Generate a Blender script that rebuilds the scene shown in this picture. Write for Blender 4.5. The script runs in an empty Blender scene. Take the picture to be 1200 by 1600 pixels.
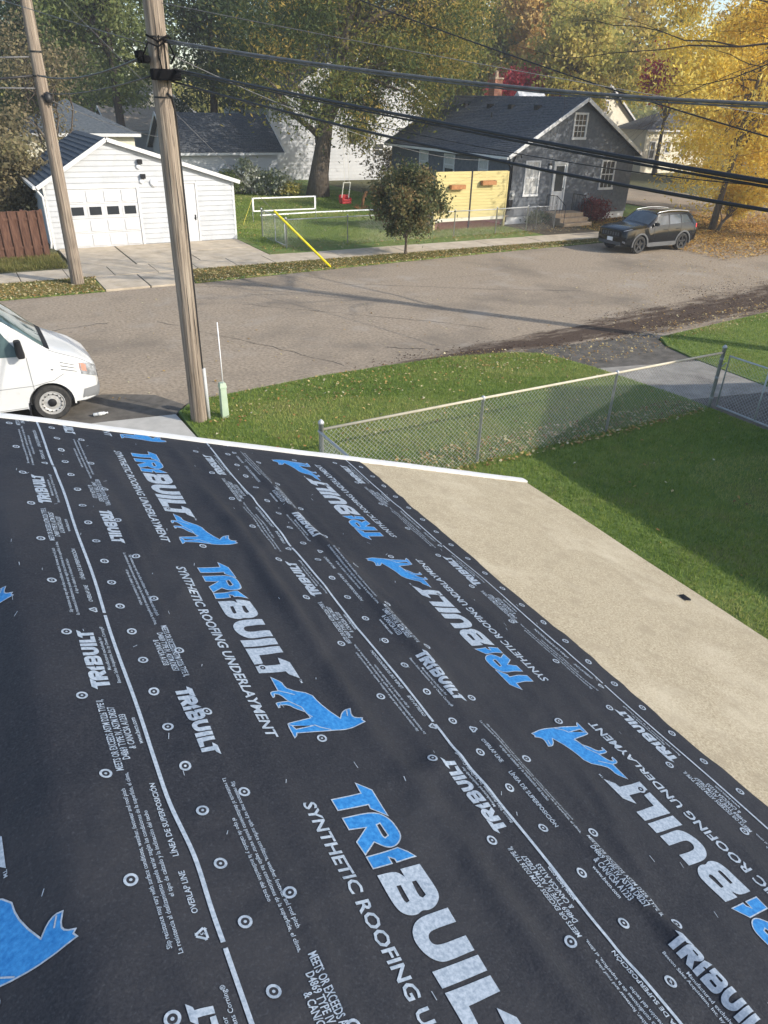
import bpy, bmesh, math, random
import numpy as np
from mathutils import Vector, Matrix
from mathutils.geometry import tessellate_polygon

random.seed(7)
RNG = np.random.default_rng(11)
SC = bpy.context.scene
COL = SC.collection
rad = math.radians

# ---------------------------------------------------------------- camera
CAM_Z = 5.5
cd = bpy.data.cameras.new('camera')
cd.sensor_fit = 'HORIZONTAL'
cd.sensor_width = 36.0
cd.lens = 33.3
cd.clip_start = 0.05
cd.clip_end = 2000
cam = bpy.data.objects.new('camera', cd)
COL.objects.link(cam)
RIGHT = (0.8715942, -0.4895381, 0.0259984)
UP = (0.2244523, 0.4456485, 0.8666133)
BACK = (-0.4358264, -0.7494997, 0.4983026)
cam.matrix_world = Matrix(((RIGHT[0], UP[0], BACK[0], 0), (RIGHT[1], UP[1], BACK[1], 0),
                           (RIGHT[2], UP[2], BACK[2], CAM_Z), (0, 0, 0, 1)))
SC.camera = cam

# ---------------------------------------------------------------- light
SUN_AZ = math.atan2(0.61, -0.79)       # clockwise from +Y
SUN_EL = rad(27)
world = bpy.data.worlds.new('World')
SC.world = world
world.use_nodes = True
wn = world.node_tree
bg = wn.nodes['Background']
sky = wn.nodes.new('ShaderNodeTexSky')
sky.sky_type = 'NISHITA'
sky.sun_disc = False
sky.sun_elevation = SUN_EL
sky.sun_rotation = SUN_AZ
sky.air_density = 1.0
sky.dust_density = 1.2
sky.ozone_density = 1.0
wn.links.new(sky.outputs[0], bg.inputs[0])
bg.inputs[1].default_value = 0.15
sd = bpy.data.lights.new('sun', 'SUN')
sd.energy = 3.3
sd.angle = rad(0.53)
sd.color = (1.0, 0.93, 0.82)
sun = bpy.data.objects.new('sun', sd)
COL.objects.link(sun)
sv = Vector((math.sin(SUN_AZ) * math.cos(SUN_EL), math.cos(SUN_AZ) * math.cos(SUN_EL), math.sin(SUN_EL)))
sun.rotation_euler = (-sv).to_track_quat('-Z', 'Y').to_euler()
sun.location = sv * 60
vs = SC.view_settings
vs.view_transform = 'Standard'
vs.look = 'None'
vs.gamma = 1
vs.exposure = 0.76
SC.cycles.max_bounces = 6
SC.cycles.transparent_max_bounces = 6

# ---------------------------------------------------------------- helpers
def wloc(o):
    v = Vector((0, 0, 0))
    while o is not None:
        v += o.location
        o = o.parent
    return v

def tag(o, label=None, cat=None, group=None, kind=None):
    if label: o['label'] = label
    if cat: o['category'] = cat
    if group: o['group'] = group
    if kind: o['kind'] = kind
    return o

def thing(name, label, cat, loc=(0, 0, 0), group=None):
    o = bpy.data.objects.new(name, None)
    o.empty_display_size = 0.2
    o.location = loc
    COL.objects.link(o)
    return tag(o, label, cat, group)

def raw_obj(name, me, mats, parent=None):
    for m in (mats if isinstance(mats, (list, tuple)) else [mats]):
        me.materials.append(m)
    o = bpy.data.objects.new(name, me)
    COL.objects.link(o)
    if parent is not None:
        o.parent = parent
    return o

def mesh_obj(name, verts, faces, mats, parent=None, smooth=False, midx=None):
    """verts in world space; shifted so that a parent's location is respected"""
    off = wloc(parent) if parent is not None else Vector((0, 0, 0))
    v = np.asarray(verts, dtype=float).reshape(-1, 3) - np.array(off)
    me = bpy.data.meshes.new(name)
    me.from_pydata(v.tolist(), [], [tuple(int(i) for i in f) for f in faces])
    if midx is not None:
        me.polygons.foreach_set('material_index', midx)
    if smooth:
        me.polygons.foreach_set('use_smooth', [True] * len(me.polygons))
    me.update()
    return raw_obj(name, me, mats, parent)

def tri_mesh(name, V, nper, mats, parent=None, rnd=None):
    """V: (n*nper,3) polygon soup with nper corners each; rnd: per-face value"""
    off = np.array(wloc(parent)) if parent is not None else np.zeros(3)
    V = np.asarray(V, dtype=np.float32) - off.astype(np.float32)
    n = len(V) // nper
    me = bpy.data.meshes.new(name)
    me.vertices.add(len(V))
    me.vertices.foreach_set('co', V.ravel())
    me.loops.add(len(V))
    me.loops.foreach_set('vertex_index', np.arange(len(V), dtype=np.int32))
    me.polygons.add(n)
    me.polygons.foreach_set('loop_start', np.arange(0, len(V), nper, dtype=np.int32))
    me.update(calc_edges=True)
    if rnd is not None:
        a = me.attributes.new('rnd', 'FLOAT', 'FACE')
        a.data.foreach_set('value', np.asarray(rnd, dtype=np.float32))
    return raw_obj(name, me, mats, parent)

BOXF = [(0, 3, 2, 1), (4, 5, 6, 7), (0, 1, 5, 4), (1, 2, 6, 5), (2, 3, 7, 6), (3, 0, 4, 7)]

class MB:
    def __init__(self):
        self.v = []
        self.f = []
        self.m = []
        self.mi = 0

    def add(self, vs_, fs_):
        b = len(self.v)
        self.v += [tuple(p) for p in vs_]
        self.f += [tuple(b + i for i in f) for f in fs_]
        self.m += [self.mi] * len(fs_)
        return self

    def box(self, x0, x1, y0, y1, z0, z1):
        return self.add([(x0, y0, z0), (x1, y0, z0), (x1, y1, z0), (x0, y1, z0),
                         (x0, y0, z1), (x1, y0, z1), (x1, y1, z1), (x0, y1, z1)], BOXF)

    def hexa(self, p):
        return self.add(p, BOXF)

    def prism(self, poly, fn, t0, t1):
        """poly: 2D ring (ccw or cw), fn(a,b,t)->xyz"""
        n = len(poly)
        vs_ = [fn(a, b, t0) for a, b in poly] + [fn(a, b, t1) for a, b in poly]
        fs_ = [tuple(range(n))[::-1], tuple(range(n, 2 * n))]
        fs_ += [(i, (i + 1) % n, n + (i + 1) % n, n + i) for i in range(n)]
        return self.add(vs_, fs_)

    def tube(self, pts, r, seg=8, cap=True):
        pts = [Vector(p) for p in pts]
        n = len(pts)
        rs = r if isinstance(r, (list, tuple)) else [r] * n
        ref = None
        vs_, fs_ = [], []
        for i, p in enumerate(pts):
            t = (pts[min(i + 1, n - 1)] - pts[max(i - 1, 0)])
            if t.length < 1e-9: t = Vector((0, 0, 1))
            t.normalize()
            if ref is None:
                ref = Vector((0, 0, 1)) if abs(t.z) < 0.9 else Vector((1, 0, 0))
            a = t.cross(ref)
            if a.length < 1e-6:
                a = t.cross(Vector((0.3, 0.9, 0.2)))
            a.normalize()
            b = a.cross(t).normalized()
            ref = b
            for k in range(seg):
                th = 2 * math.pi * k / seg
                vs_.append(p + a * (rs[i] * math.cos(th)) + b * (rs[i] * math.sin(th)))
        for i in range(n - 1):
            for k in range(seg):
                k2 = (k + 1) % seg
                fs_.append((i * seg + k, i * seg + k2, (i + 1) * seg + k2, (i + 1) * seg + k))
        if cap:
            fs_.append(tuple(range(seg))[::-1])
            fs_.append(tuple(range((n - 1) * seg, n * seg)))
        return self.add(vs_, fs_)

    def lathe(self, prof, c, axis='z', seg=20):
        """prof: (r, h) list, axis direction; c: centre"""
        vs_, fs_ = [], []
        for r, h in prof:
            for k in range(seg):
                th = 2 * math.pi * k / seg
                a, b = r * math.cos(th), r * math.sin(th)
                p = {'z': (a, b, h), 'y': (a, h, b), 'x': (h, a, b)}[axis]
                vs_.append((c[0] + p[0], c[1] + p[1], c[2] + p[2]))
        n = len(prof)
        for i in range(n - 1):
            for k in range(seg):
                k2 = (k + 1) % seg
                fs_.append((i * seg + k, i * seg + k2, (i + 1) * seg + k2, (i + 1) * seg + k))
        fs_.append(tuple(range(seg))[::-1])
        fs_.append(tuple(range((n - 1) * seg, n * seg)))
        return self.add(vs_, fs_)

    def build(self, name, mats, parent=None, smooth=False):
        o = mesh_obj(name, self.v, self.f, mats, parent, smooth, self.m)
        return o

def recalc(o):
    bm = bmesh.new()
    bm.from_mesh(o.data)
    bmesh.ops.recalc_face_normals(bm, faces=bm.faces[:])
    bm.to_mesh(o.data)
    bm.free()
    return o

def bevel(o, w=0.02, seg=2, angle=40):
    m = o.modifiers.new('bevel', 'BEVEL')
    m.width = w
    m.segments = seg
    m.limit_method = 'ANGLE'
    m.angle_limit = rad(angle)
    return o

def autosmooth(o, deg=35):
    me = o.data
    bm = bmesh.new()
    bm.from_mesh(me)
    bmesh.ops.recalc_face_normals(bm, faces=bm.faces[:])
    for f in bm.faces: f.smooth = True
    for e in bm.edges:
        e.smooth = (len(e.link_faces) == 2 and e.calc_face_angle(0) < rad(deg))
    bm.to_mesh(me)
    bm.free()
    return o

# ---------------------------------------------------------------- materials
def lin(c):
    return tuple(((x / 255) / 12.92 if x / 255 <= 0.04045 else ((x / 255 + 0.055) / 1.055) ** 2.4) for x in c)

def mat(name, c1, c2=None, scale=4.0, vec=(1, 1, 1), rough=0.75, metal=0.0, bump=0.0, bscale=None,
        spot=None, spec=0.4, coat=0.0, ramp=(0.35, 0.65), detail=5.0):
    """c1..c2 mixed by a noise on world position; spot = list of (colour, scale, lo, hi) stain layers"""
    m = bpy.data.materials.new(name)
    m.use_nodes = True
    nt = m.node_tree
    N, L = nt.nodes, nt.links
    b = N['Principled BSDF']
    b.inputs['Roughness'].default_value = rough
    b.inputs['Metallic'].default_value = metal
    b.inputs['Specular IOR Level'].default_value = spec
    b.inputs['Coat Weight'].default_value = coat
    if c2 is None and not spot and not bump:
        b.inputs['Base Color'].default_value = (*c1, 1)
        return m
    g = N.new('ShaderNodeNewGeometry')
    mp = N.new('ShaderNodeMapping')
    mp.inputs['Scale'].default_value = vec
    L.new(g.outputs['Position'], mp.inputs['Vector'])
    def noise(sc, det=detail):
        n = N.new('ShaderNodeTexNoise')
        n.inputs['Scale'].default_value = sc
        n.inputs['Detail'].default_value = det
        n.inputs['Roughness'].default_value = 0.62
        L.new(mp.outputs[0], n.inputs['Vector'])
        return n
    r = N.new('ShaderNodeValToRGB')
    r.color_ramp.elements[0].position, r.color_ramp.elements[1].position = ramp
    r.color_ramp.elements[0].color = (*c1, 1)
    r.color_ramp.elements[1].color = (*(c2 or c1), 1)
    L.new(noise(scale).outputs['Fac'], r.inputs['Fac'])
    out = r.outputs['Color']
    for i, (c, sc, lo, hi) in enumerate(spot or []):
        mx = N.new('ShaderNodeMix')
        mx.data_type = 'RGBA'
        rm = N.new('ShaderNodeMapRange')
        rm.inputs['From Min'].default_value = lo
        rm.inputs['From Max'].default_value = hi
        L.new(noise(sc, 6.0).outputs['Fac'], rm.inputs['Value'])
        L.new(rm.outputs[0], mx.inputs['Factor'])
        L.new(out, mx.inputs['A'])
        mx.inputs['B'].default_value = (*c, 1)
        out = mx.outputs['Result']
    L.new(out, b.inputs['Base Color'])
    if bump:
        bp = N.new('ShaderNodeBump')
        bp.inputs['Strength'].default_value = 1.0
        bp.inputs['Distance'].default_value = bump
        L.new(noise(bscale or scale * 4, 4.0).outputs['Fac'], bp.inputs['Height'])
        L.new(bp.outputs[0], b.inputs['Normal'])
    return m

def leaf_mat(name, cols, trans=0.35, rough=0.6):
    m = bpy.data.materials.new(name)
    m.use_nodes = True
    nt = m.node_tree
    N, L = nt.nodes, nt.links
    b = N['Principled BSDF']
    b.inputs['Roughness'].default_value = rough
    b.inputs['Specular IOR Level'].default_value = 0.25
    at = N.new('ShaderNodeAttribute')
    at.attribute_name = 'rnd'
    r = N.new('ShaderNodeValToRGB')
    el = r.color_ramp.elements
    while len(el) < len(cols): el.new(0.5)
    for i, c in enumerate(cols):
        el[i].position = i / max(1, len(cols) - 1)
        el[i].color = (*c, 1)
    L.new(at.outputs['Fac'], r.inputs['Fac'])
    L.new(r.outputs[0], b.inputs['Base Color'])
    t = N.new('ShaderNodeBsdfTranslucent')
    L.new(r.outputs[0], t.inputs['Color'])
    mx = N.new('ShaderNodeMixShader')
    mx.inputs[0].default_value = trans
    L.new(b.outputs[0], mx.inputs[1])
    L.new(t.outputs[0], mx.inputs[2])
    L.new(mx.outputs[0], N['Material Output'].inputs['Surface'])
    return m

def glass_mat(name, c=(0.02, 0.025, 0.03), rough=0.06):
    m = mat(name, c, rough=rough, spec=0.9)
    return m

M = {}
M['felt'] = mat('felt', (0.0100, 0.0113, 0.0160), (0.0245, 0.0265, 0.0335), scale=150, rough=0.7, spec=0.28,
                bump=0.006, bscale=13, spot=[((0.030, 0.031, 0.036), 1.3, 0.42, 0.80), ((0.046, 0.050, 0.060), 110, 0.55, 0.78)])
M['print_pale'] = mat('print_pale', (0.20, 0.25, 0.31), (0.345, 0.40, 0.47), scale=90, rough=0.6, spec=0.35)
M['print_blue'] = mat('print_blue', (0.010, 0.125, 0.36), (0.035, 0.215, 0.50), scale=70, rough=0.6, spec=0.35)
M['old_shingle'] = mat('old_shingle', (0.29, 0.243, 0.165), (0.49, 0.425, 0.308), scale=85, rough=0.95, spec=0.15, bump=0.004, bscale=190,
                       spot=[((0.31, 0.262, 0.185), 6.5, 0.50, 0.76), ((0.55, 0.485, 0.365), 1.6, 0.50, 0.85), ((0.62, 0.56, 0.43), 150, 0.60, 0.80), ((0.24, 0.20, 0.15), 110, 0.66, 0.84)])
M['white_metal'] = mat('white_metal', (0.68, 0.68, 0.67), (0.60, 0.60, 0.585), scale=7, rough=0.4)
M['white_paint'] = mat('white_paint', (0.60, 0.605, 0.61), (0.53, 0.535, 0.54), scale=3, rough=0.55)
M['vinyl_white'] = mat('vinyl_white', (0.49, 0.505, 0.525), (0.425, 0.44, 0.455), scale=1.4, rough=0.5, spot=[((0.44, 0.43, 0.41), 3.0, 0.58, 0.9)])
M['cream_siding'] = mat('cream_siding', (0.68, 0.64, 0.52), (0.60, 0.57, 0.46), scale=1.2, rough=0.7)
M['grey_siding'] = mat('grey_siding', (0.078, 0.088, 0.104), (0.125, 0.136, 0.152), scale=5, rough=0.85, bump=0.006, bscale=26,
                       spot=[((0.175, 0.185, 0.20), 11, 0.55, 0.8)])
M['dark_shingle'] = mat('dark_shingle', (0.042, 0.047, 0.054), (0.125, 0.13, 0.138), scale=5, vec=(3, 1, 3), rough=0.92, spec=0.2, bump=0.012, bscale=12,
                        spot=[((0.22, 0.225, 0.23), 8, 0.60, 0.76), ((0.03, 0.033, 0.04), 6, 0.62, 0.74)])
M['blue_shingle'] = mat('blue_shingle', (0.055, 0.068, 0.082), (0.10, 0.115, 0.132), scale=7, rough=0.9, spec=0.2, bump=0.008, bscale=30)
M['tan_shingle'] = mat('tan_shingle', (0.30, 0.24, 0.17), (0.40, 0.33, 0.25), scale=6, rough=0.9)
M['asphalt'] = mat('asphalt', (0.230, 0.181, 0.130), (0.405, 0.332, 0.248), scale=13, rough=0.95, spec=0.15, bump=0.006, bscale=60,
                   spot=[((0.19, 0.158, 0.122), 0.30, 0.50, 0.72), ((0.37, 0.325, 0.27), 0.55, 0.55, 0.80), ((0.46, 0.42, 0.36), 30, 0.60, 0.76), ((0.12, 0.10, 0.082), 3.2, 0.64, 0.80), ((0.09, 0.076, 0.062), 28, 0.68, 0.80)])
M['new_asphalt'] = mat('new_asphalt', (0.095, 0.086, 0.074), (0.155, 0.14, 0.12), scale=3, rough=0.95, spec=0.15, bump=0.006, bscale=60,
                       spot=[((0.17, 0.155, 0.135), 1.6, 0.55, 0.8)])
M['concrete'] = mat('concrete', (0.43, 0.355, 0.255), (0.56, 0.475, 0.36), scale=2.0, rough=0.9, bump=0.003, bscale=50,
                    spot=[((0.30, 0.24, 0.17), 0.9, 0.55, 0.8)])
M['pale_concrete'] = mat('pale_concrete', (0.40, 0.385, 0.35), (0.48, 0.46, 0.42), scale=3.0, rough=0.9, bump=0.002, bscale=60)
M['crack'] = mat('crack', (0.05, 0.045, 0.04), rough=1.0)
M['soil'] = mat('soil', (0.055, 0.042, 0.028), (0.10, 0.08, 0.05), scale=6, rough=1.0, bump=0.02, bscale=20)
M['mulch'] = mat('mulch', (0.042, 0.026, 0.018), (0.10, 0.066, 0.046), scale=16, rough=1.0, bump=0.03, bscale=40)
M['lawn'] = mat('lawn', (0.10, 0.16, 0.033), (0.175, 0.235, 0.055), scale=3.5, rough=1.0, bump=0.03, bscale=45,
                spot=[((0.20, 0.18, 0.06), 1.1, 0.50, 0.78)])
M['rough_ground'] = mat('rough_ground', (0.075, 0.078, 0.028), (0.12, 0.11, 0.045), scale=1.5, rough=1.0, bump=0.04, bscale=20)
M['grass'] = leaf_mat('grass', [(0.095, 0.165, 0.026), (0.185, 0.27, 0.045), (0.29, 0.35, 0.075), (0.44, 0.42, 0.16)], 0.4)
M['dry_grass'] = leaf_mat('dry_grass', [(0.12, 0.145, 0.035), (0.22, 0.20, 0.065), (0.32, 0.26, 0.115)], 0.3)
M['fallen'] = leaf_mat('fallen', [(0.16, 0.09, 0.03), (0.30, 0.17, 0.05), (0.42, 0.28, 0.09), (0.50, 0.40, 0.18), (0.55, 0.50, 0.33)], 0.12)
M['fallen_gold'] = leaf_mat('fallen_gold', [(0.24, 0.12, 0.03), (0.42, 0.23, 0.05), (0.52, 0.31, 0.08), (0.58, 0.40, 0.13)], 0.12)
M['pole_wood'] = mat('pole_wood', (0.145, 0.112, 0.083), (0.32, 0.262, 0.205), scale=4.2, vec=(5, 5, 0.16), rough=0.95, bump=0.03, bscale=6,
                     spot=[((0.06, 0.042, 0.03), 7, 0.60, 0.67), ((0.42, 0.36, 0.285), 2.2, 0.54, 0.75), ((0.12, 0.085, 0.06), 1.2, 0.58, 0.72)], ramp=(0.36, 0.62))
M['bark'] = mat('bark', (0.085, 0.066, 0.048), (0.17, 0.135, 0.10), scale=6, vec=(2, 2, 0.5), rough=1.0, bump=0.05, bscale=14)
M['dark_bark'] = mat('dark_bark', (0.040, 0.032, 0.026), (0.075, 0.06, 0.05), scale=6, vec=(2, 2, 0.5), rough=1.0)
M['cable'] = mat('cable', (0.018, 0.018, 0.02), rough=0.5)
M['cable_grey'] = mat('cable_grey', (0.085, 0.085, 0.088), (0.15, 0.15, 0.148), scale=9, rough=0.45)
M['galv'] = mat('galv', (0.42, 0.43, 0.44), (0.54, 0.55, 0.555), scale=12, rough=0.5, metal=0.25)
M['matte_black'] = mat('matte_black', (0.008, 0.008, 0.009), rough=0.95, spec=0.05)
M['rail_tan'] = mat('rail_tan', (0.50, 0.44, 0.32), (0.58, 0.52, 0.40), scale=5, rough=0.6)
M['black_plastic'] = mat('black_plastic', (0.012, 0.012, 0.014), rough=0.6, spec=.25)
M['black_metal'] = mat('black_metal', (0.012, 0.012, 0.013), rough=0.4)
M['grey_plastic'] = mat('grey_plastic', (0.20, 0.205, 0.21), rough=0.55)
M['pvc_grey'] = mat('pvc_grey', (0.40, 0.42, 0.42), (0.48, 0.49, 0.48), scale=6, rough=0.6)
M['pedestal_green'] = mat('pedestal_green', (0.36, 0.46, 0.33), (0.43, 0.52, 0.39), scale=5, rough=0.55)
M['yellow_plastic'] = mat('yellow_plastic', (0.75, 0.62, 0.02), rough=0.45)
M['glass'] = glass_mat('glass')
M['house_glass'] = mat('house_glass', (0.028, 0.034, 0.04), (0.055, 0.06, 0.065), scale=2.2, rough=0.12, spec=0.6)
M['curtain'] = mat('curtain', (0.52, 0.52, 0.50), (0.36, 0.36, 0.35), scale=9, vec=(3, 3, .4), rough=0.6)
M['brown_fence'] = mat('brown_fence', (0.085, 0.040, 0.026), (0.16, 0.083, 0.055), scale=5, vec=(4, 4, 0.6), rough=0.9)
M['yellow_wood'] = mat('yellow_wood', (0.50, 0.42, 0.18), (0.58, 0.49, 0.225), scale=3, vec=(0.6, 4, 5), rough=0.75, spot=[((0.40, 0.27, 0.09), 9, 0.70, 0.80)])
M['planter_wood'] = mat('planter_wood', (0.30, 0.13, 0.05), (0.42, 0.20, 0.08), scale=6, rough=0.8)
M['red_lattice'] = mat('red_lattice', (0.28, 0.075, 0.062), (0.36, 0.11, 0.09), scale=6, rough=0.8)
M['brick'] = mat('brick', (0.30, 0.12, 0.075), (0.42, 0.20, 0.13), scale=9, rough=0.9)
M['tan_stone'] = mat('tan_stone', (0.34, 0.25, 0.165), (0.44, 0.34, 0.24), scale=6, rough=0.9)
M['red_paint'] = mat('red_paint', (0.50, 0.03, 0.03), rough=0.45)
M['white_plastic'] = mat('white_plastic', (0.80, 0.80, 0.80), rough=0.4)

M['shadowed_concrete'] = mat('shadowed_concrete', (0.22, 0.20, 0.17), (0.32, 0.295, 0.255), scale=3, rough=0.95, bump=0.004, bscale=40, spot=[((0.13, 0.115, 0.10), 1.4, 0.55, 0.75)])  # driveway concrete with patchy tree shadow mixed into its darker colour

# ================================================================ SETTING
def sheet(name, poly, z, m, thick=0.1, sub=None):
    """flat slab with real sides; returns a structure object"""
    b = MB()
    b.prism(poly, lambda a, c, t: (a, c, t), z - thick, z)
    o = recalc(b.build(name, m))
    tag(o, kind='structure')
    return o

def in_poly(px, py, poly):
    inside = np.zeros(len(px), bool)
    n = len(poly)
    for i in range(n):
        x0, y0 = poly[i]
        x1, y1 = poly[(i + 1) % n]
        c = ((y0 > py) != (y1 > py)) & (px < (x1 - x0) * (py - y0) / (y1 - y0 + 1e-12) + x0)
        inside ^= c
    return inside

def scatter(polys, n, fn=None):
    """n random points inside any of the polygons"""
    out = []
    areas = []
    for p in polys:
        a = np.array(p)
        areas.append(abs(np.sum(a[:, 0] * np.roll(a[:, 1], -1) - np.roll(a[:, 0], -1) * a[:, 1])) / 2)
    tot = sum(areas)
    for p, ar in zip(polys, areas):
        k = int(n * ar / tot)
        a = np.array(p)
        lo, hi = a.min(0), a.max(0)
        got = np.zeros((0, 2))
        while len(got) < k:
            q = RNG.uniform(lo, hi, (k * 2 + 50, 2))
            q = q[in_poly(q[:, 0], q[:, 1], p)]
            if fn is not None:
                q = q[RNG.random(len(q)) < fn(q[:, 0], q[:, 1])]
            got = np.vstack([got, q])
        out.append(got[:k])
    return np.vstack(out)

def blades(name, label, polys, n, z, h, w, m, cat='grass', fn=None):
    p = scatter(polys, n, fn)
    n = len(p)
    th = RNG.uniform(0, 2 * np.pi, n)
    lean = RNG.uniform(0.1, 0.9, n) * h
    la = RNG.uniform(0, 2 * np.pi, n)
    hh = h * RNG.uniform(0.5, 1.25, n)
    ww = w * RNG.uniform(0.7, 1.3, n)
    base = np.stack([p[:, 0], p[:, 1], np.full(n, z)], 1)
    dx = np.stack([np.cos(th) * ww, np.sin(th) * ww, np.zeros(n)], 1)
    top = base + np.stack([np.cos(la) * lean, np.sin(la) * lean, hh], 1)
    V = np.stack([base - dx, base + dx, top], 1).reshape(-1, 3)
    big = 0.5 + 0.5 * np.sin(p[:, 0] * 1.3 + 2 * np.sin(p[:, 1] * .9)) * np.cos(p[:, 1] * 1.7)
    o = tri_mesh(name, V, 3, m, rnd=np.clip(RNG.normal(0.28, 0.2, n) + 0.3 * big + .28 * (np.sin(p[:, 0] * .55 + 1.2) * np.sin(p[:, 1] * .8 + p[:, 0] * .3) > .35), 0, 1))
    return tag(o, label, cat, kind='stuff')

def litter(name, label, pts, z, size, m, cat='leaves', tilt=0.5):
    n = len(pts)
    th = RNG.uniform(0, 2 * np.pi, n)
    s = size * RNG.uniform(0.5, 1.25, n)
    a = np.stack([np.cos(th), np.sin(th), RNG.normal(0, tilt * .6, n)], 1)
    b = np.stack([-np.sin(th), np.cos(th), RNG.normal(0, tilt * .6, n)], 1)
    zz = z if np.ndim(z) else np.full(n, z)
    c = np.stack([pts[:, 0], pts[:, 1], zz + s * 0.35], 1)
    asp = RNG.uniform(0.45, 0.8, n)[:, None]
    s = s[:, None]
    cup = np.stack([np.zeros(n), np.zeros(n), s[:, 0] * RNG.uniform(.05, .45, n)], 1)
    V = np.stack([c - a * s, c - a * s * .35 - b * s * asp + cup, c + a * s * .4 - b * s * asp * .8 + cup, c + a * s * 1.1, c + a * s * .4 + b * s * asp * .8 + cup, c - a * s * .35 + b * s * asp + cup], 1).reshape(-1, 3)
    o = tri_mesh(name, V, 6, m, rnd=RNG.random(n))
    return tag(o, label, cat, kind='stuff')

def kerb_dirt(m):
    """brown dirt and crushed mulch ground into the paving along the near edge of the street"""
    nt = m.node_tree
    N, L = nt.nodes, nt.links
    b = N['Principled BSDF']
    src = b.inputs['Base Color'].links[0].from_socket
    g = N.new('ShaderNodeNewGeometry')
    sp = N.new('ShaderNodeSeparateXYZ')
    L.new(g.outputs['Position'], sp.inputs[0])
    def mth(op, a, c):
        n = N.new('ShaderNodeMath')
        n.operation = op
        for i, q in enumerate((a, c)):
            if isinstance(q, (int, float)): n.inputs[i].default_value = q
            else: L.new(q, n.inputs[i])
        return n.outputs[0]
    x, y = sp.outputs[0], sp.outputs[1]
    edge = mth('ADD', mth('MULTIPLY', mth('SUBTRACT', x, 12.0), .055), 13.7)
    d = mth('ABSOLUTE', mth('SUBTRACT', mth('SUBTRACT', y, edge), .75), 0)
    w = mth('MAXIMUM', mth('ADD', mth('MULTIPLY', mth('SUBTRACT', x, 9.0), .10), .45), .02)
    w = mth('MINIMUM', w, 2.3)
    k = mth('SUBTRACT', 1.0, mth('DIVIDE', d, w))
    nz = N.new('ShaderNodeTexNoise')
    mp = N.new('ShaderNodeMapping')
    mp.inputs['Scale'].default_value = (.45, 1.6, 1)
    L.new(g.outputs['Position'], mp.inputs[0])
    L.new(mp.outputs[0], nz.inputs['Vector'])
    nz.inputs['Scale'].default_value = 1.6
    nz.inputs['Detail'].default_value = 9
    nz.inputs['Roughness'].default_value = .72
    f = mth('ADD', mth('MULTIPLY', k, .8), mth('MULTIPLY', mth('SUBTRACT', nz.outputs['Fac'], .5), 2.6))
    r = N.new('ShaderNodeMapRange')
    r.inputs['From Min'].default_value = .05
    r.inputs['From Max'].default_value = .55
    L.new(f, r.inputs['Value'])
    gate = mth('MULTIPLY', r.outputs[0], mth('GREATER_THAN', k, 0))
    soft = mth('MULTIPLY', gate, mth('MINIMUM', mth('MULTIPLY', mth('MAXIMUM', k, 0), 3.0), .92))
    mx = N.new('ShaderNodeMix')
    mx.data_type = 'RGBA'
    L.new(soft, mx.inputs['Factor'])
    L.new(src, mx.inputs['A'])
    mx.inputs['B'].default_value = (.062, .040, .029, 1)
    L.new(mx.outputs['Result'], b.inputs['Base Color'])
kerb_dirt(M['asphalt'])
sheet('ground', [(-300, -200), (500, -200), (500, 500), (-300, 500)], -0.06, M['rough_ground'])
NEAR_EDGE = [(-80, 14.25), (1.0, 14.0), (4.17, 14.0), (4.92, 14.12), (6.5, 14.28), (8.2, 14.28), (10.0, 14.22), (11.75, 13.85), (12.7, 13.5),
             (16.2, 13.25), (22, 13.8), (40, 14.6), (160, 18)]
FAR_EDGE = [(-80, 23.6), (0.7, 24.72), (5.9, 24.78), (9.7, 25.1), (14.5, 25.48), (21.2, 25.9), (26.4, 26.1), (36, 26.7), (160, 33)]
street = sheet('street', NEAR_EDGE + FAR_EDGE[::-1], 0.0, M['asphalt'])
sheet('cross_street', [(40, 26.6), (49.5, 27.2), (58, 150), (47, 150)], 0.004, M['asphalt'])

LAWN_NEAR = [(3.06, -12), (3.06, 13.55), (3.5, 14.05), (4.92, 14.17), (6.5, 14.34), (8.2, 14.33), (10.0, 14.27), (11.75, 13.9), (12.45, 13.45),
             (12.85, 12.1), (13.2, 9.6), (13.3, -12)]
sheet('lawn', LAWN_NEAR, 0.05, M['lawn'])
LAWN_RIGHT = [(15.75, 11.4), (16.0, 12.6), (16.5, 13.3), (22, 13.86), (40, 14.65), (70, 15.5), (70, -12), (15.6, -12), (15.6, 9)]
sheet('side_lawn', LAWN_RIGHT, 0.05, M['lawn'])
sheet('driveway_apron', [(12.85, 12.05), (12.5, 13.45), (12.2, 14.0), (16.6, 13.7), (16.0, 12.65), (15.75, 11.35)], 0.012, M['new_asphalt'])
sheet('driveway', [(13.2, 9.55), (12.86, 12.04), (15.74, 11.34), (15.59, 9.0)], 0.03, M['shadowed_concrete'])
sheet('side_driveway', [(13.31, -12), (13.21, 9.54), (15.58, 8.99), (15.59, -12)], 0.02, M['new_asphalt'])
sheet('concrete_pad', [(-6, 5.0), (3.04, 5.0), (3.04, 12.1), (2.99, 13.5), (1.6, 13.72), (-6, 14.0)], 0.03, M['pale_concrete'])
sheet('patched_asphalt', [(-8, 14.02), (1.6, 13.73), (3.0, 13.52), (3.3, 14.0), (2.9, 14.8), (2.2, 15.2), (1.2, 15.5), (-8, 15.9)], 0.008, M['new_asphalt'])

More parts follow.
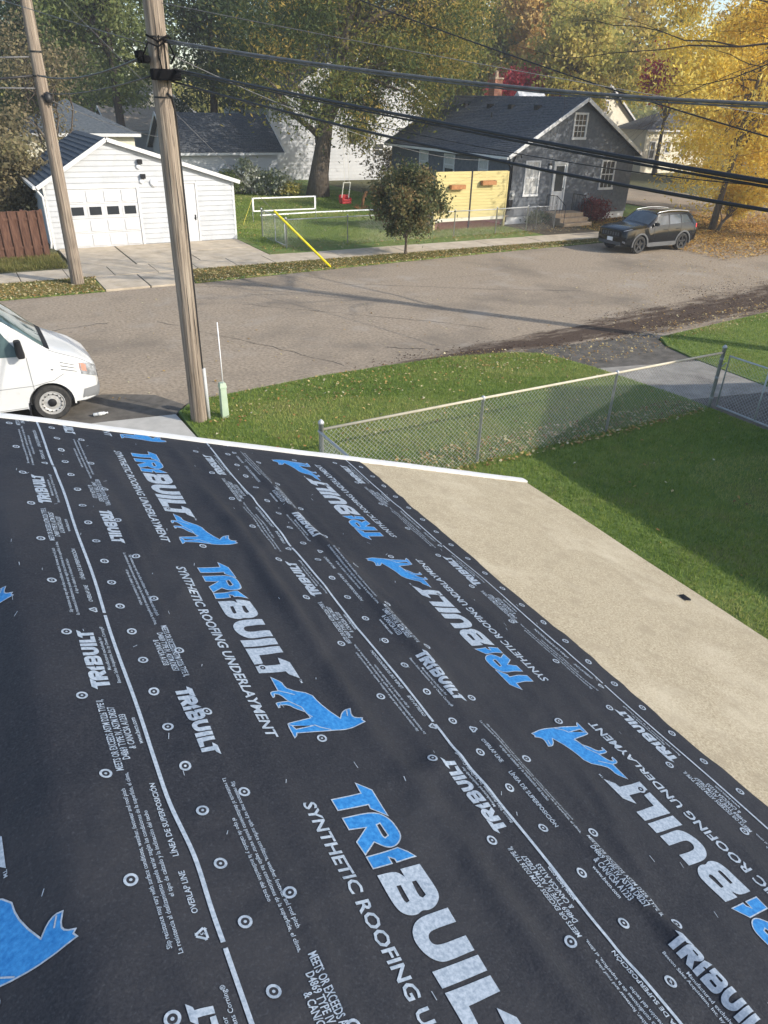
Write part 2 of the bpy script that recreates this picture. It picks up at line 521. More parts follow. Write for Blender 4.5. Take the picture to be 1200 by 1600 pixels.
# far side of the street
CURB = FAR_EDGE
def strip(x0, x1, inner):
    xs = [x0] + [p[0] for p in CURB if x0 < p[0] < x1] + [x1]
    ys = np.interp(xs, [p[0] for p in CURB], [p[1] for p in CURB])
    return [(x, y + 0.02) for x, y in zip(xs, ys)] + [(x1, inner), (x0, inner)]
TERR_L = strip(-40, 3.75, 26.93)
TERR_R = strip(6.75, 29.0, 26.93)
TERR_RR = strip(29.02, 39.0, 32.0)
sheet('verge', TERR_L, 0.045, M['lawn'])
sheet('verge', TERR_R, 0.045, M['lawn'])
sheet('leafy_verge', TERR_RR, 0.045, M['rough_ground'])
sheet('corner_lawn', [(34.6, 32.02), (39.5, 32.02), (44, 90), (34.6, 90)], 0.04, M['lawn'])
YARD_L = [(-40, 28.62), (3.3, 28.62), (3.3, 60), (-40, 60)]
YARD = [(10.95, 28.62), (25.4, 28.62), (25.4, 58), (10.95, 58)]
YARD_H = [(25.45, 28.62), (29.0, 28.62), (29.0, 32.04), (34.55, 32.04), (34.55, 34), (25.45, 34)]
sheet('side_yard', YARD_L, 0.05, M['rough_ground'])
sheet('back_yard', YARD, 0.05, M['lawn'])
sheet('front_yard', YARD_H, 0.05, M['soil'])

# sidewalk and driveway are cast in slabs: each slab a piece of its own
def slabs(name, rects, z, m, gap=0.012):
    root = bpy.data.objects.new(name, None)
    COL.objects.link(root)
    tag(root, kind='structure')
    bed = MB()
    xs = [r[0] for r in rects] + [r[1] for r in rects]
    ys = [r[2] for r in rects] + [r[3] for r in rects]
    bed.box(min(xs) + .02, max(xs) - .02, min(ys) + .02, max(ys) - .02, z - 0.1, z - 0.02)
    bed.build('slab_bed', M['soil'], root)
    for (x0, x1, y0, y1) in rects:
        dz = random.uniform(-0.006, 0.006)
        b = MB().box(x0 + gap, x1 - gap, y0 + gap, y1 - gap, z - 0.09, z + dz)
        bevel(b.build('concrete_slab', m, root), 0.008, 1)
    return root
r = []
x = -9.0
while x < 29.4:
    r.append((x, x + 1.5, 26.95, 28.6))
    x += 1.5
slabs('sidewalk', r, 0.055, M['concrete'])
sheet('sidewalk_end', [(-60, 26.95), (-9.02, 26.95), (-9.02, 28.6), (-60, 28.6)], 0.05, M['concrete'])
r = [(3.42, 5.6, 28.62, 32.75), (5.62, 8.0, 28.62, 32.75), (8.02, 10.93, 28.62, 30.6), (8.02, 10.93, 30.62, 32.75)]
slabs('garage_driveway', r, 0.045, M['concrete'], 0.014)
r = [(3.78, 5.22, 24.86, 26.93), (5.24, 6.72, 24.86, 26.93)]
slabs('driveway_ramp', r, 0.04, M['concrete'], 0.014)

# dark litter and dirt washed along the near kerb
def ragged(cx_, cy_, rx, ry, n=40, seed=1):
    rr = random.Random(seed)
    ph = [rr.uniform(0, 6.28) for _ in range(4)]
    out = []
    for i in range(n):
        t = 2 * math.pi * i / n
        k = 1 + .18 * math.sin(3 * t + ph[0]) + .12 * math.sin(5 * t + ph[1]) + .08 * math.sin(11 * t + ph[2]) + rr.uniform(-.05, .05)
        out.append((cx_ + rx * k * math.cos(t), cy_ + ry * k * math.sin(t)))
    return out
DIRT = [ragged(19.5, 15.3, 4.2, 0.75, 44, 3), ragged(25.5, 16.6, 4.5, 1.0, 44, 4), ragged(11.6, 14.6, 1.5, 0.42, 36, 5), ragged(8.6, 14.75, 1.1, 0.2, 36, 8)]

# cracks in the street: thin sunken-looking tar lines on the surface
def crack(pts, w, z=0.0045, m=None):
    b = MB()
    rr = random.Random(int(pts[0][0] * 100))
    P = []
    for (a, c) in zip(pts[:-1], pts[1:]):
        for k in range(8):
            t = k / 8
            P.append((a[0] + (c[0] - a[0]) * t + rr.uniform(-.06, .06), a[1] + (c[1] - a[1]) * t + rr.uniform(-.06, .06)))
    vs_, fs_ = [], []
    for i in range(len(P)):
        q = P[min(i + 1, len(P) - 1)]
        p0 = P[max(i - 1, 0)]
        d = Vector((q[0] - p0[0], q[1] - p0[1]))
        d = d.normalized() if d.length > 0 else Vector((1, 0))
        ww = w * rr.uniform(.3, 1.2)
        vs_ += [(P[i][0] - d.y * ww, P[i][1] + d.x * ww, z), (P[i][0] + d.y * ww, P[i][1] - d.x * ww, z)]
        if i: fs_.append((2 * i - 2, 2 * i - 1, 2 * i + 1, 2 * i))
    b.add(vs_, fs_)
    return b
ck = MB()
for pts, w in [([(4.4, 20.6), (5.2, 19.0), (6.4, 17.0), (7.6, 14.6)], 0.010), ([(7.2, 21.5), (9.2, 19.6), (11.5, 17.5), (13.0, 15.6)], 0.010),
               ([(1.0, 20.6), (2.6, 20.9), (3.2, 20.95)], 0.018), ([(12, 22.5), (16, 20), (19, 18.5)], 0.012),
               ([(6.0, 24.5), (12, 22.6), (20, 21.9), (27, 21.2)], 0.006), ([(9, 15.8), (9.4, 15.5), (10, 15.2)], 0.02)]:
    c = crack(pts, w)
    ck.add(c.v, c.f)
o = ck.build('pavement_crack', M['crack'])
o.parent = street

# grass blades and leaf litter
def sunk(x, y):
    return np.ones_like(x)
blades('lawn_grass', 'short green lawn grass below the roof edge and chain link fence', [[(3.1, 2.0), (3.1, 13.5), (3.5, 14.0), (6.5, 14.3), (10, 14.24), (11.75, 13.87), (12.42, 13.42), (12.83, 12.0), (13.15, 9.6), (13.2, 2.0)]],
       190000, 0.045, 0.062, 0.006, M['grass'])
blades('verge_grass', 'bright lawn grass right of the driveway mouth', [[(15.8, 11.4), (16.05, 12.6), (16.5, 13.25), (22, 13.8), (30, 14.2), (30, 8), (15.7, 8)]], 70000, 0.045, 0.06, 0.007, M['grass'])
blades('yard_grass', 'mown grass of the fenced yard across the street', [[(11.2, 29.6), (25.3, 29.6), (25.3, 50), (11.2, 50)]], 90000, 0.045, 0.07, 0.014, M['grass'])
blades('roadside_grass', 'dry leaf strewn grass between sidewalk and street', [[(p[0], p[1] + .1) for p in TERR_R[:-2]] + TERR_R[-2:], TERR_L and [(-3, 24.75), (0.7, 24.85), (3.7, 24.9), (3.7, 26.9), (-3, 26.9)]],
       45000, 0.04, 0.06, 0.012, M['dry_grass'])
blades('tall_weeds', 'rough weeds along the brown fence and garage', [[(-4, 28.8), (3.2, 28.8), (3.2, 31.5), (-4, 31.5)]], 16000, 0.04, 0.16, 0.014, M['dry_grass'])

def near_curve(x, xs, ys):
    return np.interp(x, xs, ys)
P = scatter([[(3.2, 9.3), (3.5, 14.1), (8, 14.3), (12.3, 13.5), (13, 9.4)]], 1000, lambda x, y: np.clip(.25 + .75 * (y > 12.6) + .4 * (y < 9.9), 0, 1))
litter('lawn_leaves', 'pale fallen leaves dotted over the near lawn', P, 0.085, 0.030, M['fallen'])
P = scatter([[(4.3, 8.75), (13, 8.75), (13, 9.55), (4.3, 9.8)]], 1700)
litter('fence_leaves', 'fallen leaves caught along the chain link fence', P, 0.075, 0.030, M['fallen'])
P = scatter([[(4.5, 3), (12.8, 3), (12.8, 8.8), (5, 8.8)]], 90)
litter('yard_leaves', 'few fallen leaves on the shaded lawn', P, 0.085, 0.030, M['fallen'])
P = scatter([[(9.5, 13.5), (12.6, 12.6), (12.8, 13.6), (11.5, 14.3), (9.5, 14.6)], [(12.6, 12.2), (16, 12.4), (16.4, 13.8), (12.6, 13.9)], [(16.3, 12.9), (22, 13.4), (24, 14.9), (16.5, 14.2)]], 1300)
litter('driveway_leaves', 'fallen leaves around the driveway mouth', P, 0.05, 0.030, M['fallen'])
P = scatter([[(p[0], p[1] - .25) for p in TERR_R[:-2]] + [(29, 26.9), (6.8, 26.9)], [(-3, 24.4), (3.7, 24.6), (3.8, 26.9), (-3, 26.9)]], 8000)
litter('kerb_leaves', 'brown fallen leaves lying along the far verge', P, 0.06, 0.036, M['fallen'])
P = scatter([[(11, 28.7), (25.4, 28.7), (25.4, 30.4), (11, 30.4)], [(20, 29), (29, 29), (29, 32), (20, 31.4)]], 1800)
litter('fence_line_leaves', 'fallen leaves along the far chain link fence', P, 0.07, 0.036, M['fallen'])
P = np.vstack([scatter([[(2, 14.8), (25, 15), (29, 25.5), (2, 24.4)]], 420), scatter([[(15, 14.2), (34, 15.5), (36, 24), (24, 22)]], 1100)])
litter('street_leaves', 'single dry leaves scattered over the street', P, 0.006, 0.030, M['fallen'], tilt=.3)
P = scatter([[(28.5, 20.5), (60, 22), (60, 34), (34.6, 32.5), (29.2, 31.5)]], 30000, lambda x, y: np.clip(1.25 - np.abs(x - 36) / 16 - np.abs(y - 26.5) / 10, 0.03, 1))
litter('golden_leaves', 'carpet of golden leaves under the yellow tree', P, 0.05, 0.052, M['fallen_gold'], tilt=.45)
P = scatter([[(11, 33), (24, 33), (24, 54), (11, 54)]], 500)
litter('back_yard_leaves', 'few fallen leaves on the fenced yard', P, 0.09, 0.05, M['fallen'])
P = scatter(DIRT, 1500)
P = np.vstack([P + RNG.normal(0, .16, P.shape) * np.array([2.5, 1]), np.stack([RNG.uniform(9, 34, 1500), RNG.normal(0, 1, 1500)], 1)])
k = np.abs(P[:, 1]) < 4
P[k, 1] = np.interp(P[k, 0], [p[0] for p in NEAR_EDGE], [p[1] for p in NEAR_EDGE]) + .35 + np.abs(P[k, 1]) * (.25 + .03 * np.clip(P[k, 0] - 10, 0, 25))
litter('mulch_bits', 'dark brown mulch and crushed leaves in the gutter', P, 0.003, 0.024, leaf_mat('mulch_bits', [(0.03, 0.018, 0.012), (0.07, 0.04, 0.025), (0.13, 0.08, 0.05)], 0.0), cat='mulch', tilt=.5)

# ================================================================ THE ROOF UNDER THE CAMERA
PITCH = math.atan(4 / 12)
CP, SP = math.cos(PITCH), math.sin(PITCH)
UR = 0.438                         # slope distance of the ridge in roof coordinates
XR = UR * CP - 1.673 * SP
ZR = CAM_Z - UR * SP - 1.673 * CP
Y_RAKE = 4.75
U_EAVE = 5.13
Y_BACK = -4.5

def roofpt(u, y, h=0.0):
    """u: distance down the slope (ridge at UR, smaller = other slope), y along the ridge, h above it"""
    u = np.asarray(u, float)
    du = u - UR
    e = 0.035
    s = np.sqrt(du * du + e * e) - e
    k = du / np.sqrt(du * du + e * e)
    X = XR + du * CP + h * SP * k
    Z = ZR - s * SP + h * CP
    return np.stack([X, np.broadcast_to(y, X.shape) * np.ones_like(X), Z], -1)

LINES = {1: 0.740, 2: 1.853, 3: 3.030}
LAP = {1: 0.862, 2: 1.972, 3: 3.172}
_cr = np.random.default_rng(21)
CREASE = [(_cr.uniform(.5, 3.1), _cr.uniform(0, 4.7), _cr.normal(1.2, .5), _cr.uniform(.14, .4), _cr.uniform(.03, .055), _cr.uniform(.003, .010) * _cr.choice((-1, 1, 1))) for _ in range(90)]
def wav(u, y):
    """buckles of the loosely laid underlayment"""
    h = 0.0045 * np.sin(2 * np.pi * (u * 1.15 + 0.13 * np.sin(1.7 * y + .4)) + .8) * (0.6 + .4 * np.sin(2.3 * y))
    h = h + 0.0030 * np.sin(2 * np.pi * (u * 2.7 + .3 * np.sin(1.1 * y + 1.3 * u)) + 2.1 * y)
    for c, a, w, ph in ((1.57, .036, .052, .3), (2.085, .036, .046, 1.4), (1.10, .008, .05, 2.2), (2.76, .010, .06, .9), (2.36, .008, .05, 2.9), (0.965, .010, .028, .2), (1.38, .007, .045, 4.2), (1.70, .008, .03, 5.1), (2.21, .008, .03, 3.7), (2.52, .006, .04, 1.9), (.66, .006, .035, 2.6)):
        cc = c + 0.018 * np.sin(2.4 * y + ph) + .008 * np.sin(6.1 * y + 2 * ph)
        h = h + a * np.clip(0.66 + .28 * np.sin(2.3 * y + 5 * ph) + .16 * np.sin(7.3 * y + 3 * ph), .15, 1.1) * np.exp(-((u - cc) / w) ** 2)
    for lu in (LAP[1], LAP[2], LAP[3]):
        h = h + (.003 * np.sin(31 * y + 9 * u) + .0025 * np.sin(53 * y + lu)) * np.exp(-((u - lu + .03) / .05) ** 2)
    for (cu, cy_, th, ln, wd, am) in CREASE:
        du, dy = u - cu, y - cy_
        a = du * math.cos(th) + dy * math.sin(th)
        b = -du * math.sin(th) + dy * math.cos(th)
        h = h + am * np.exp(-(a / ln) ** 2 - (b / wd) ** 2)
    g = np.exp(-((u - .47) / .12) ** 2)
    h = h + g * (.006 * np.sin(11 * y + 6 * u) + .004 * np.sin(23 * y - 9 * u)) * (0.35 + 0.65 * np.exp(-((y - 1.45) / .45) ** 2))
    return h * np.clip((4.74 - y) / .45, 0.04, 1)

def hgt(u, y, lift):
    """height of the felt surface: never below the shingles underneath"""
    q = wav(u, y) + lift
    k = .0035
    return k * np.logaddexp(0, (q - .001) / k) + .001

house0 = thing('house', 'low gabled house under the camera, its roof half covered with black printed underlayment', 'house', (XR, 0, 0))

SHEETS = {}
def felt_sheet(u0, u1, lift, edge_wave, name='underlayment_sheet'):
    nu, ny = int((u1 - u0) / 0.016), int((4.722 - Y_BACK) / 0.03)
    us_ = np.linspace(0, 1, nu + 1)
    ys_ = np.linspace(Y_BACK, 4.722, ny + 1)
    U, Y = np.meshgrid(us_, ys_)
    e1 = u1 + edge_wave * (np.sin(5.3 * Y + u1) + .6 * np.sin(12.7 * Y + 2 * u1) + .4 * np.sin(29 * Y))
    UU = u0 + (e1 - u0) * U
    Hh = hgt(UU, Y, lift)
    V = roofpt(UU, Y, 0)
    k = np.stack([np.where(UU > UR, SP, -SP) * Hh, 0 * Hh, CP * Hh], -1)
    V = (V + k).reshape(-1, 3)
    idx = np.arange((nu + 1) * (ny + 1)).reshape(ny + 1, nu + 1)
    F = np.stack([idx[:-1, :-1], idx[:-1, 1:], idx[1:, 1:], idx[1:, :-1]], -1).reshape(-1, 4)
    o = mesh_obj(name, V, F, M['felt'], house0, smooth=True)
    return o
SHEETS['A'] = felt_sheet(-0.36, LAP[1], 0.0075, 0.0012)
SHEETS['B'] = felt_sheet(0.75, LAP[2], 0.0050, 0.0022)
SHEETS['C'] = felt_sheet(1.86, LAP[3], 0.0025, 0.0060)
def wlift(u):
    return np.where(u < LAP[1], 0.0075, np.where(u < LAP[2], 0.0050, 0.0025)) + np.where((u > LAP[1]) & (u < LAP[1] + .01), .002, 0)
SHEETS['A']['label'] = 'black printed underlayment sheet folded over the ridge'

def print_mesh(name, V2, F, mats, parent, midx=None, lift=0.0026, umin=-9):
    """V2: (n,2) roof coordinates (u, y)"""
    V2 = np.asarray(V2, float)
    u, y = V2[:, 0], V2[:, 1]
    keep = []
    mi = []
    for i, f in enumerate(F):
        if all(y[j] < 4.70 for j in f) and all(y[j] > -0.35 and u[j] > umin for j in f):
            keep.append(f)
            mi.append(midx[i] if midx is not None else 0)
    if not keep: return None
    used = sorted({j for f in keep for j in f})
    mp = {j: k for k, j in enumerate(used)}
    u, y = u[used], y[used]
    h = hgt(u, y, wlift(u)) + lift
    P = roofpt(u, y, 0) + np.stack([np.where(u > UR, SP, -SP) * h, 0 * h, CP * h], -1)
    return mesh_obj(name, P, [tuple(mp[j] for j in f) for f in keep], mats, parent, midx=mi)

# ---- the traced wordmark: outlines in metres, s along the reading direction, t up
LOGO = {
'T': [(-0.0471, 0.1166), (0, 0.1613), (0.1155, 0.1604), (0.069, 0.1133), (0.0537, 0.1153), (0.0502, 0.0008), (0.0, 0.0), (0.0005, 0.1128)],
'R': [(0.0785, 0.0006), (0.0786, 0.1196), (0.121, 0.1606), (0.1779, 0.1629), (0.2004, 0.1566), (0.219, 0.1373), (0.2277, 0.1138), (0.2227, 0.0909), (0.2074, 0.0743), (0.1923, 0.0607), (0.2284, 0.0072), (0.1745, 0.0022), (0.1338, 0.0602), (0.1285, 0.0011)],
'Rh': [(0.1346, 0.1038), (0.1328, 0.1148), (0.1798, 0.1161), (0.1836, 0.1046), (0.1759, 0.101)],
'I': [(0.2311, 0.0056), (0.2308, 0.1217), (0.2817, 0.1634), (0.2816, 0.0871), (0.269, 0.0869), (0.2581, 0.076), (0.2813, 0.0746), (0.2801, 0.003)],
'B': [(0.302, 0.0055), (0.3036, 0.0697), (0.3279, 0.0889), (0.3028, 0.0882), (0.3055, 0.159), (0.395, 0.1638), (0.421, 0.1565), (0.4415, 0.1307), (0.4466, 0.1017), (0.4395, 0.0812), (0.4478, 0.0608), (0.4429, 0.0345), (0.4273, 0.0153), (0.4072, 0.0084), (0.3862, 0.0068)],
'Bh1': [(0.3486, 0.0471), (0.3494, 0.0616), (0.4022, 0.0607), (0.4055, 0.0487), (0.3946, 0.0432)],
'Bh2': [(0.3499, 0.1021), (0.3503, 0.1174), (0.4008, 0.12), (0.4062, 0.1061), (0.3965, 0.0972)],
'U': [(0.4586, 0.16), (0.5044, 0.1579), (0.5011, 0.0792), (0.508, 0.0573), (0.5226, 0.0497), (0.5385, 0.0534), (0.5466, 0.0721), (0.5481, 0.1613), (0.5926, 0.1594), (0.5926, 0.0684), (0.5888, 0.0471), (0.5724, 0.0252), (0.5453, 0.0105), (0.5129, 0.0059), (0.4863, 0.0152), (0.4668, 0.0361), (0.4577, 0.0641), (0.4566, 0.0898)],
'I2': [(0.6026, 0.0054), (0.6068, 0.1611), (0.6522, 0.1589), (0.6494, 0.0064)],
'L': [(0.6613, 0.0063), (0.666, 0.1583), (0.7103, 0.1574), (0.7105, 0.0499), (0.7654, 0.0447), (0.7679, 0.0066)],
'T2': [(0.7801, 0.0061), (0.7843, 0.1135), (0.7414, 0.1192), (0.7802, 0.1568), (0.8856, 0.1581), (0.8524, 0.123), (0.8309, 0.1179), (0.8251, 0.0049)],
'dog': [(0.8511, 0.0409), (0.8915, 0.0779), (0.9114, 0.0765), (0.9343, 0.0853), (0.9787, 0.162), (1.0382, 0.1719), (1.09, 0.196), (1.1297, 0.2191), (1.1047, 0.2368), (1.0922, 0.2578), (1.0957, 0.2804), (1.1315, 0.2687), (1.1482, 0.2767), (1.1585, 0.3028), (1.168, 0.295), (1.1818, 0.3031), (1.1919, 0.2482), (1.1957, 0.1943), (1.1912, 0.1413), (1.1819, 0.0872), (1.1756, 0.0176), (1.1886, 0.0118), (1.1987, -0.0034), (1.1236, -0.0016), (1.1166, 0.0088), (1.1065, 0.1002), (1.0862, 0.0982), (1.07, 0.0919), (1.0508, 0.0665), (1.0231, 0.047), (1.0214, 0.0141), (1.0333, 0.0113), (1.0349, 0.0018), (1.0071, 0.0009), (1.0011, 0.0114), (1.001, 0.0542), (0.9617, 0.0368), (0.956, 0.0188), (0.9714, 0.0147), (0.9761, 0.0029), (0.9472, 0.0012), (0.9378, 0.0127), (0.9373, 0.0379)],
'dogh': [(1.1366, 0.0175), (1.1468, 0.0994), (1.1526, 0.0235)],
}
def rounded(p):
    """soften the shallow corners of a traced outline so that curves read as curves"""
    out = []
    n = len(p)
    for i in range(n):
        a, b, c = Vector(p[i - 1]), Vector(p[i]), Vector(p[(i + 1) % n])
        t = abs((b - a).angle_signed(c - b, 0))
        if rad(7) < t < rad(58):
            out += [tuple(b.lerp(a, .25)), tuple(b.lerp(c, .25))]
        else:
            out.append(tuple(b))
    return out
for k in ('R', 'B', 'U', 'Rh', 'Bh1', 'Bh2', 'dog'):
    LOGO[k] = rounded(rounded(LOGO[k]) if k in 'RBU' else LOGO[k])
HOLES = {'R': ['Rh'], 'B': ['Bh1', 'Bh2'], 'dog': ['dogh']}

def area2(p):
    return sum(p[i][0] * p[(i + 1) % len(p)][1] - p[(i + 1) % len(p)][0] * p[i][1] for i in range(len(p))) / 2

def inset(poly, d):
    if area2(poly) < 0: poly = poly[::-1]
    n = len(poly)
    out = []
    for i in range(n):
        a, b, c = Vector(poly[i - 1]), Vector(poly[i]), Vector(poly[(i + 1) % n])
        n1 = Vector((-(b - a).y, (b - a).x)).normalized()
        n2 = Vector((-(c - b).y, (c - b).x)).normalized()
        m = n1 + n2
        if m.length < .35: m = n1
        m.normalize()
        k = d / max(0.5, m.dot(n1))
        out.append((b.x + m.x * k, b.y + m.y * k))
    return out

def tess(polys):
    loops = [[Vector((a, b, 0)) for a, b in p] for p in polys]
    tris = tessellate_polygon(loops)
    flat = [p for q in polys for p in q]
    return flat, [tuple(t) for t in tris]

def grid_cut(V, F, mi, du=0.02, dv=0.06):
    bm = bmesh.new()
    bv = [bm.verts.new((a, b, 0)) for a, b in V]
    for f, m in zip(F, mi):
        try:
            ff = bm.faces.new([bv[i] for i in f])
            ff.material_index = m
        except ValueError:
            pass
    lo = (min(v[0] for v in V), min(v[1] for v in V))
    hi = (max(v[0] for v in V), max(v[1] for v in V))
    for ax, st in ((0, dv), (1, du)):
        k = lo[ax] + st
        while k < hi[ax]:
            co = [0, 0, 0]
            co[ax] = k
            no = [0, 0, 0]
            no[ax] = 1
            bmesh.ops.bisect_plane(bm, geom=bm.verts[:] + bm.edges[:] + bm.faces[:], plane_co=co, plane_no=no, dist=1e-6)
            k += st
    bm.verts.index_update()
    V = np.array([v.co[:2] for v in bm.verts])
    F = [tuple(v.index for v in f.verts) for f in bm.faces]
    mi = [f.material_index for f in bm.faces]
    bm.free()
    return V, F, mi

def shapes(keys, ins=0.0, cut=True):
    V, F = [], []
    for k in keys:
        outer = LOGO[k] if area2(LOGO[k]) > 0 else LOGO[k][::-1]
        ps = [inset(outer, ins) if ins else outer]
        for h in HOLES.get(k, []):
            hp = LOGO[h] if area2(LOGO[h]) < 0 else LOGO[h][::-1]
            ps.append(inset(hp[::-1], -ins)[::-1] if ins else hp)
        v, f = tess(ps)
        b = len(V)
        V += v
        F += [tuple(b + i for i in t) for t in f]
    if cut:
        return grid_cut(V, F, [0] * len(F))[:2]
    return np.array(V), F

def letter_shape(k, rim):
    """one letter: with rim > 0 a pale border strip welded to the blue fill"""
    outer = LOGO[k] if area2(LOGO[k]) > 0 else LOGO[k][::-1]
    holes = [LOGO[h] if area2(LOGO[h]) < 0 else LOGO[h][::-1] for h in HOLES.get(k, [])]
    if not rim:
        v, f = tess([outer] + holes)
        return grid_cut(v, f, [0] * len(f))
    V, F, mi = [], [], []
    ins = [inset(outer, rim)] + [inset(h[::-1], -rim)[::-1] for h in holes]
    iv, itri = tess(ins)
    V += iv
    F += itri
    mi += [1] * len(itri)
    base = 0
    for ring, inn in zip([outer] + holes, ins):
        o0 = len(V)
        V += list(ring)
        n = len(ring)
        for q in range(n):
            q2 = (q + 1) % n
            F.append((o0 + q, o0 + q2, base + q2, base + q))
            mi.append(0)
        base += len(inn)
    return grid_cut(V, F, mi)
LETTERS = [(k, letter_shape(k, 0.0042 if k in ('T', 'R', 'I', 'dog') else 0)) for k in ('T', 'R', 'I', 'B', 'U', 'I2', 'L', 'T2', 'dog')]
SMALL = shapes(['T', 'R', 'I', 'B', 'U', 'I2', 'L', 'T2'], 0.0, True)
# limb lines inside the dog
def seg_strip(pts, w):
    V, F = [], []
    for a, b in zip(pts[:-1], pts[1:]):
        d = (Vector(b) - Vector(a)).normalized()
        n = Vector((-d.y, d.x)) * w
        k = len(V)
        V += [(a[0] + n.x, a[1] + n.y), (a[0] - n.x, a[1] - n.y), (b[0] - n.x, b[1] - n.y), (b[0] + n.x, b[1] + n.y)]
        F.append((k, k + 1, k + 2, k + 3))
    return V, F
LIMB = MB()
for pts in ([(0.9373, 0.0379), (0.958, 0.075), (0.972, 0.098)], [(1.001, 0.0542), (1.045, 0.093), (1.086, 0.098), (1.106, 0.112)], [(1.147, 0.0994), (1.165, 0.118), (1.186, 0.152)], [(1.1366, 0.0175), (1.1236, 0.0)], [(1.10, .262), (1.128, .252)]):
    v, f = seg_strip(pts, 0.0022)
    LIMB.add([(a, b, 0) for a, b in v], f)

def place(V, o, u0, y0, sc=1.0):
    """orientation +1 reads towards the camera with letter tops down the slope, -1 the reverse"""
    V = np.asarray(V, float)
    return np.stack([u0 + o * V[:, 1] * sc, y0 - o * V[:, 0] * sc], 1)

# ---- lettering set in the built-in typeface
TXT = {}
def text2d(s, bold=0.0):
    key = (s, bold)
    if key in TXT: return TXT[key]
    c = bpy.data.curves.new('t', 'FONT')
    c.body = s
    c.size = 1.0
    c.resolution_u = 2
    c.fill_mode = 'FRONT'
    c.offset = bold
    c.dimensions = '2D'
    ob = bpy.data.objects.new('t', c)
    COL.objects.link(ob)
    dg = bpy.context.evaluated_depsgraph_get()
    me = bpy.data.meshes.new_from_object(ob.evaluated_get(dg))
    V = np.array([v.co[:2] for v in me.vertices])
    F = [tuple(p.vertices) for p in me.polygons]
    bpy.data.objects.remove(ob)
    bpy.data.meshes.remove(me)
    bpy.data.curves.remove(c)
    TXT[key] = (V, F)
    return V, F

class Prints:
    """collects lettering for one run of small print"""
    def __init__(self, umin=-9):
        self.V = np.zeros((0, 2))
        self.F = []
        self.umin = umin
    def put(self, V, F):
        b = len(self.V)
        self.V = np.vstack([self.V, V])
        self.F += [tuple(b + i for i in f) for f in F]
    def text(self, s, o, u0, y0, cap, length, centre=None, bold=0.02):
        V, F = text2d(s, bold)
        V = V.copy()
        V[:, 0] -= V[:, 0].min()
        V[:, 0] *= length / V[:, 0].max()
        V[:, 1] *= cap / 0.70
        if u0 < self.umin: return
        self.put(place(V, o, u0, y0), F)
    def build(self, name, parent, m=None, umin=-9):
        o = print_mesh(name, self.V, self.F, [m or M['print_pale']], parent, umin=umin)
        if o: o['kind'] = 'stuff'
        return o

def ring_mark(parent, u, y, lift=.003):
    V, F, mi = [], [], []
    n = 18
    for r_ in (.0042, .0115, .0188):
        for k in range(n):
            t = 2 * math.pi * k / n
            V.append((u + r_ * math.cos(t), y + r_ * math.sin(t)))
    F.append(tuple(range(n)))
    mi.append(0)
    for b in (0, 1):
        for k in range(n):
            k2 = (k + 1) % n
            F.append((b * n + k, (b + 1) * n + k, (b + 1) * n + k2, b * n + k2))
            mi.append(1 - b)
    return print_mesh('nailing_mark', V, F, [M['print_pale'], M['felt']], parent, midx=mi, lift=lift)

def big_logo(parent, o, u0, y0):
    for k, (V, F, mi) in LETTERS:
        print_mesh('dog_logo' if k == 'dog' else 'logo_letter', place(V, o, u0, y0), F, [M['print_pale'], M['print_blue']], parent, midx=mi, lift=.0028)
    V = np.array([p[:2] for p in LIMB.v])
    q = print_mesh('logo_lines', place(V, o, u0, y0), LIMB.f, [M['print_pale']], parent, lift=.0036)
    if q: q['kind'] = 'stuff'
    p = Prints()
    p.text('SYNTHETIC ROOFING UNDERLAYMENT', o, u0 - o * 0.103, y0 + o * 0.004, 0.044, 1.185, bold=0.022)
    p.text('TM', o, u0 + o * 0.150, y0 - o * .890, 0.010, 0.022)
    p.build('lettering', parent)

for y0 in (4.323 + 1.45, 4.323, 2.884, 1.397): big_logo(SHEETS['B'], 1, 1.235, y0)
for y0 in (3.315, 1.842, 0.350): big_logo(SHEETS['C'], -1, 2.590, y0)
for y0 in (3.846, 2.344, 0.86): big_logo(SHEETS['A'], 1, 0.128, y0)

SLIP = ['Slip resistance may vary with surface conditions, weather, footwear and roof pitch',
        'La resistencia al deslizamiento puede variar según las condiciones de la superficie, el clima,',
        'el tipo de calzado y la inclinación del techo']
MEETS = [('MEETS OR EXCEEDS ASTM D226 TYPE II,', .022, .335), ('D4869 TYPE IV, ASTM D8257', .022, .250), ('& CAN/CSA A1233', .022, .165), ('www.becn.com', .016, .125)]

def recycle(p, o, u0, y0, s):
    pts = []
    for k in range(3):
        t = math.pi / 2 + k * 2 * math.pi / 3
        pts.append((s * math.cos(t), s * math.sin(t)))
    for k in range(3):
        a, b = Vector(pts[k]), Vector(pts[(k + 1) % 3])
        d = b - a
        a2, b2 = a + d * .10, a + d * .80
        v, f = seg_strip([tuple(a2), tuple(b2)], s * .16)
        v += [tuple(b2 + Vector((-d.y, d.x)).normalized() * s * .3), tuple(b2 - Vector((-d.y, d.x)).normalized() * s * .3), tuple(b2 + d.normalized() * s * .33)]
        f.append((4, 5, 6))
        p.put(place(v, o, u0, y0), f)
    p.text('5', o, u0 - o * s * .28, y0 + o * s * .12, s * .5, s * .3)

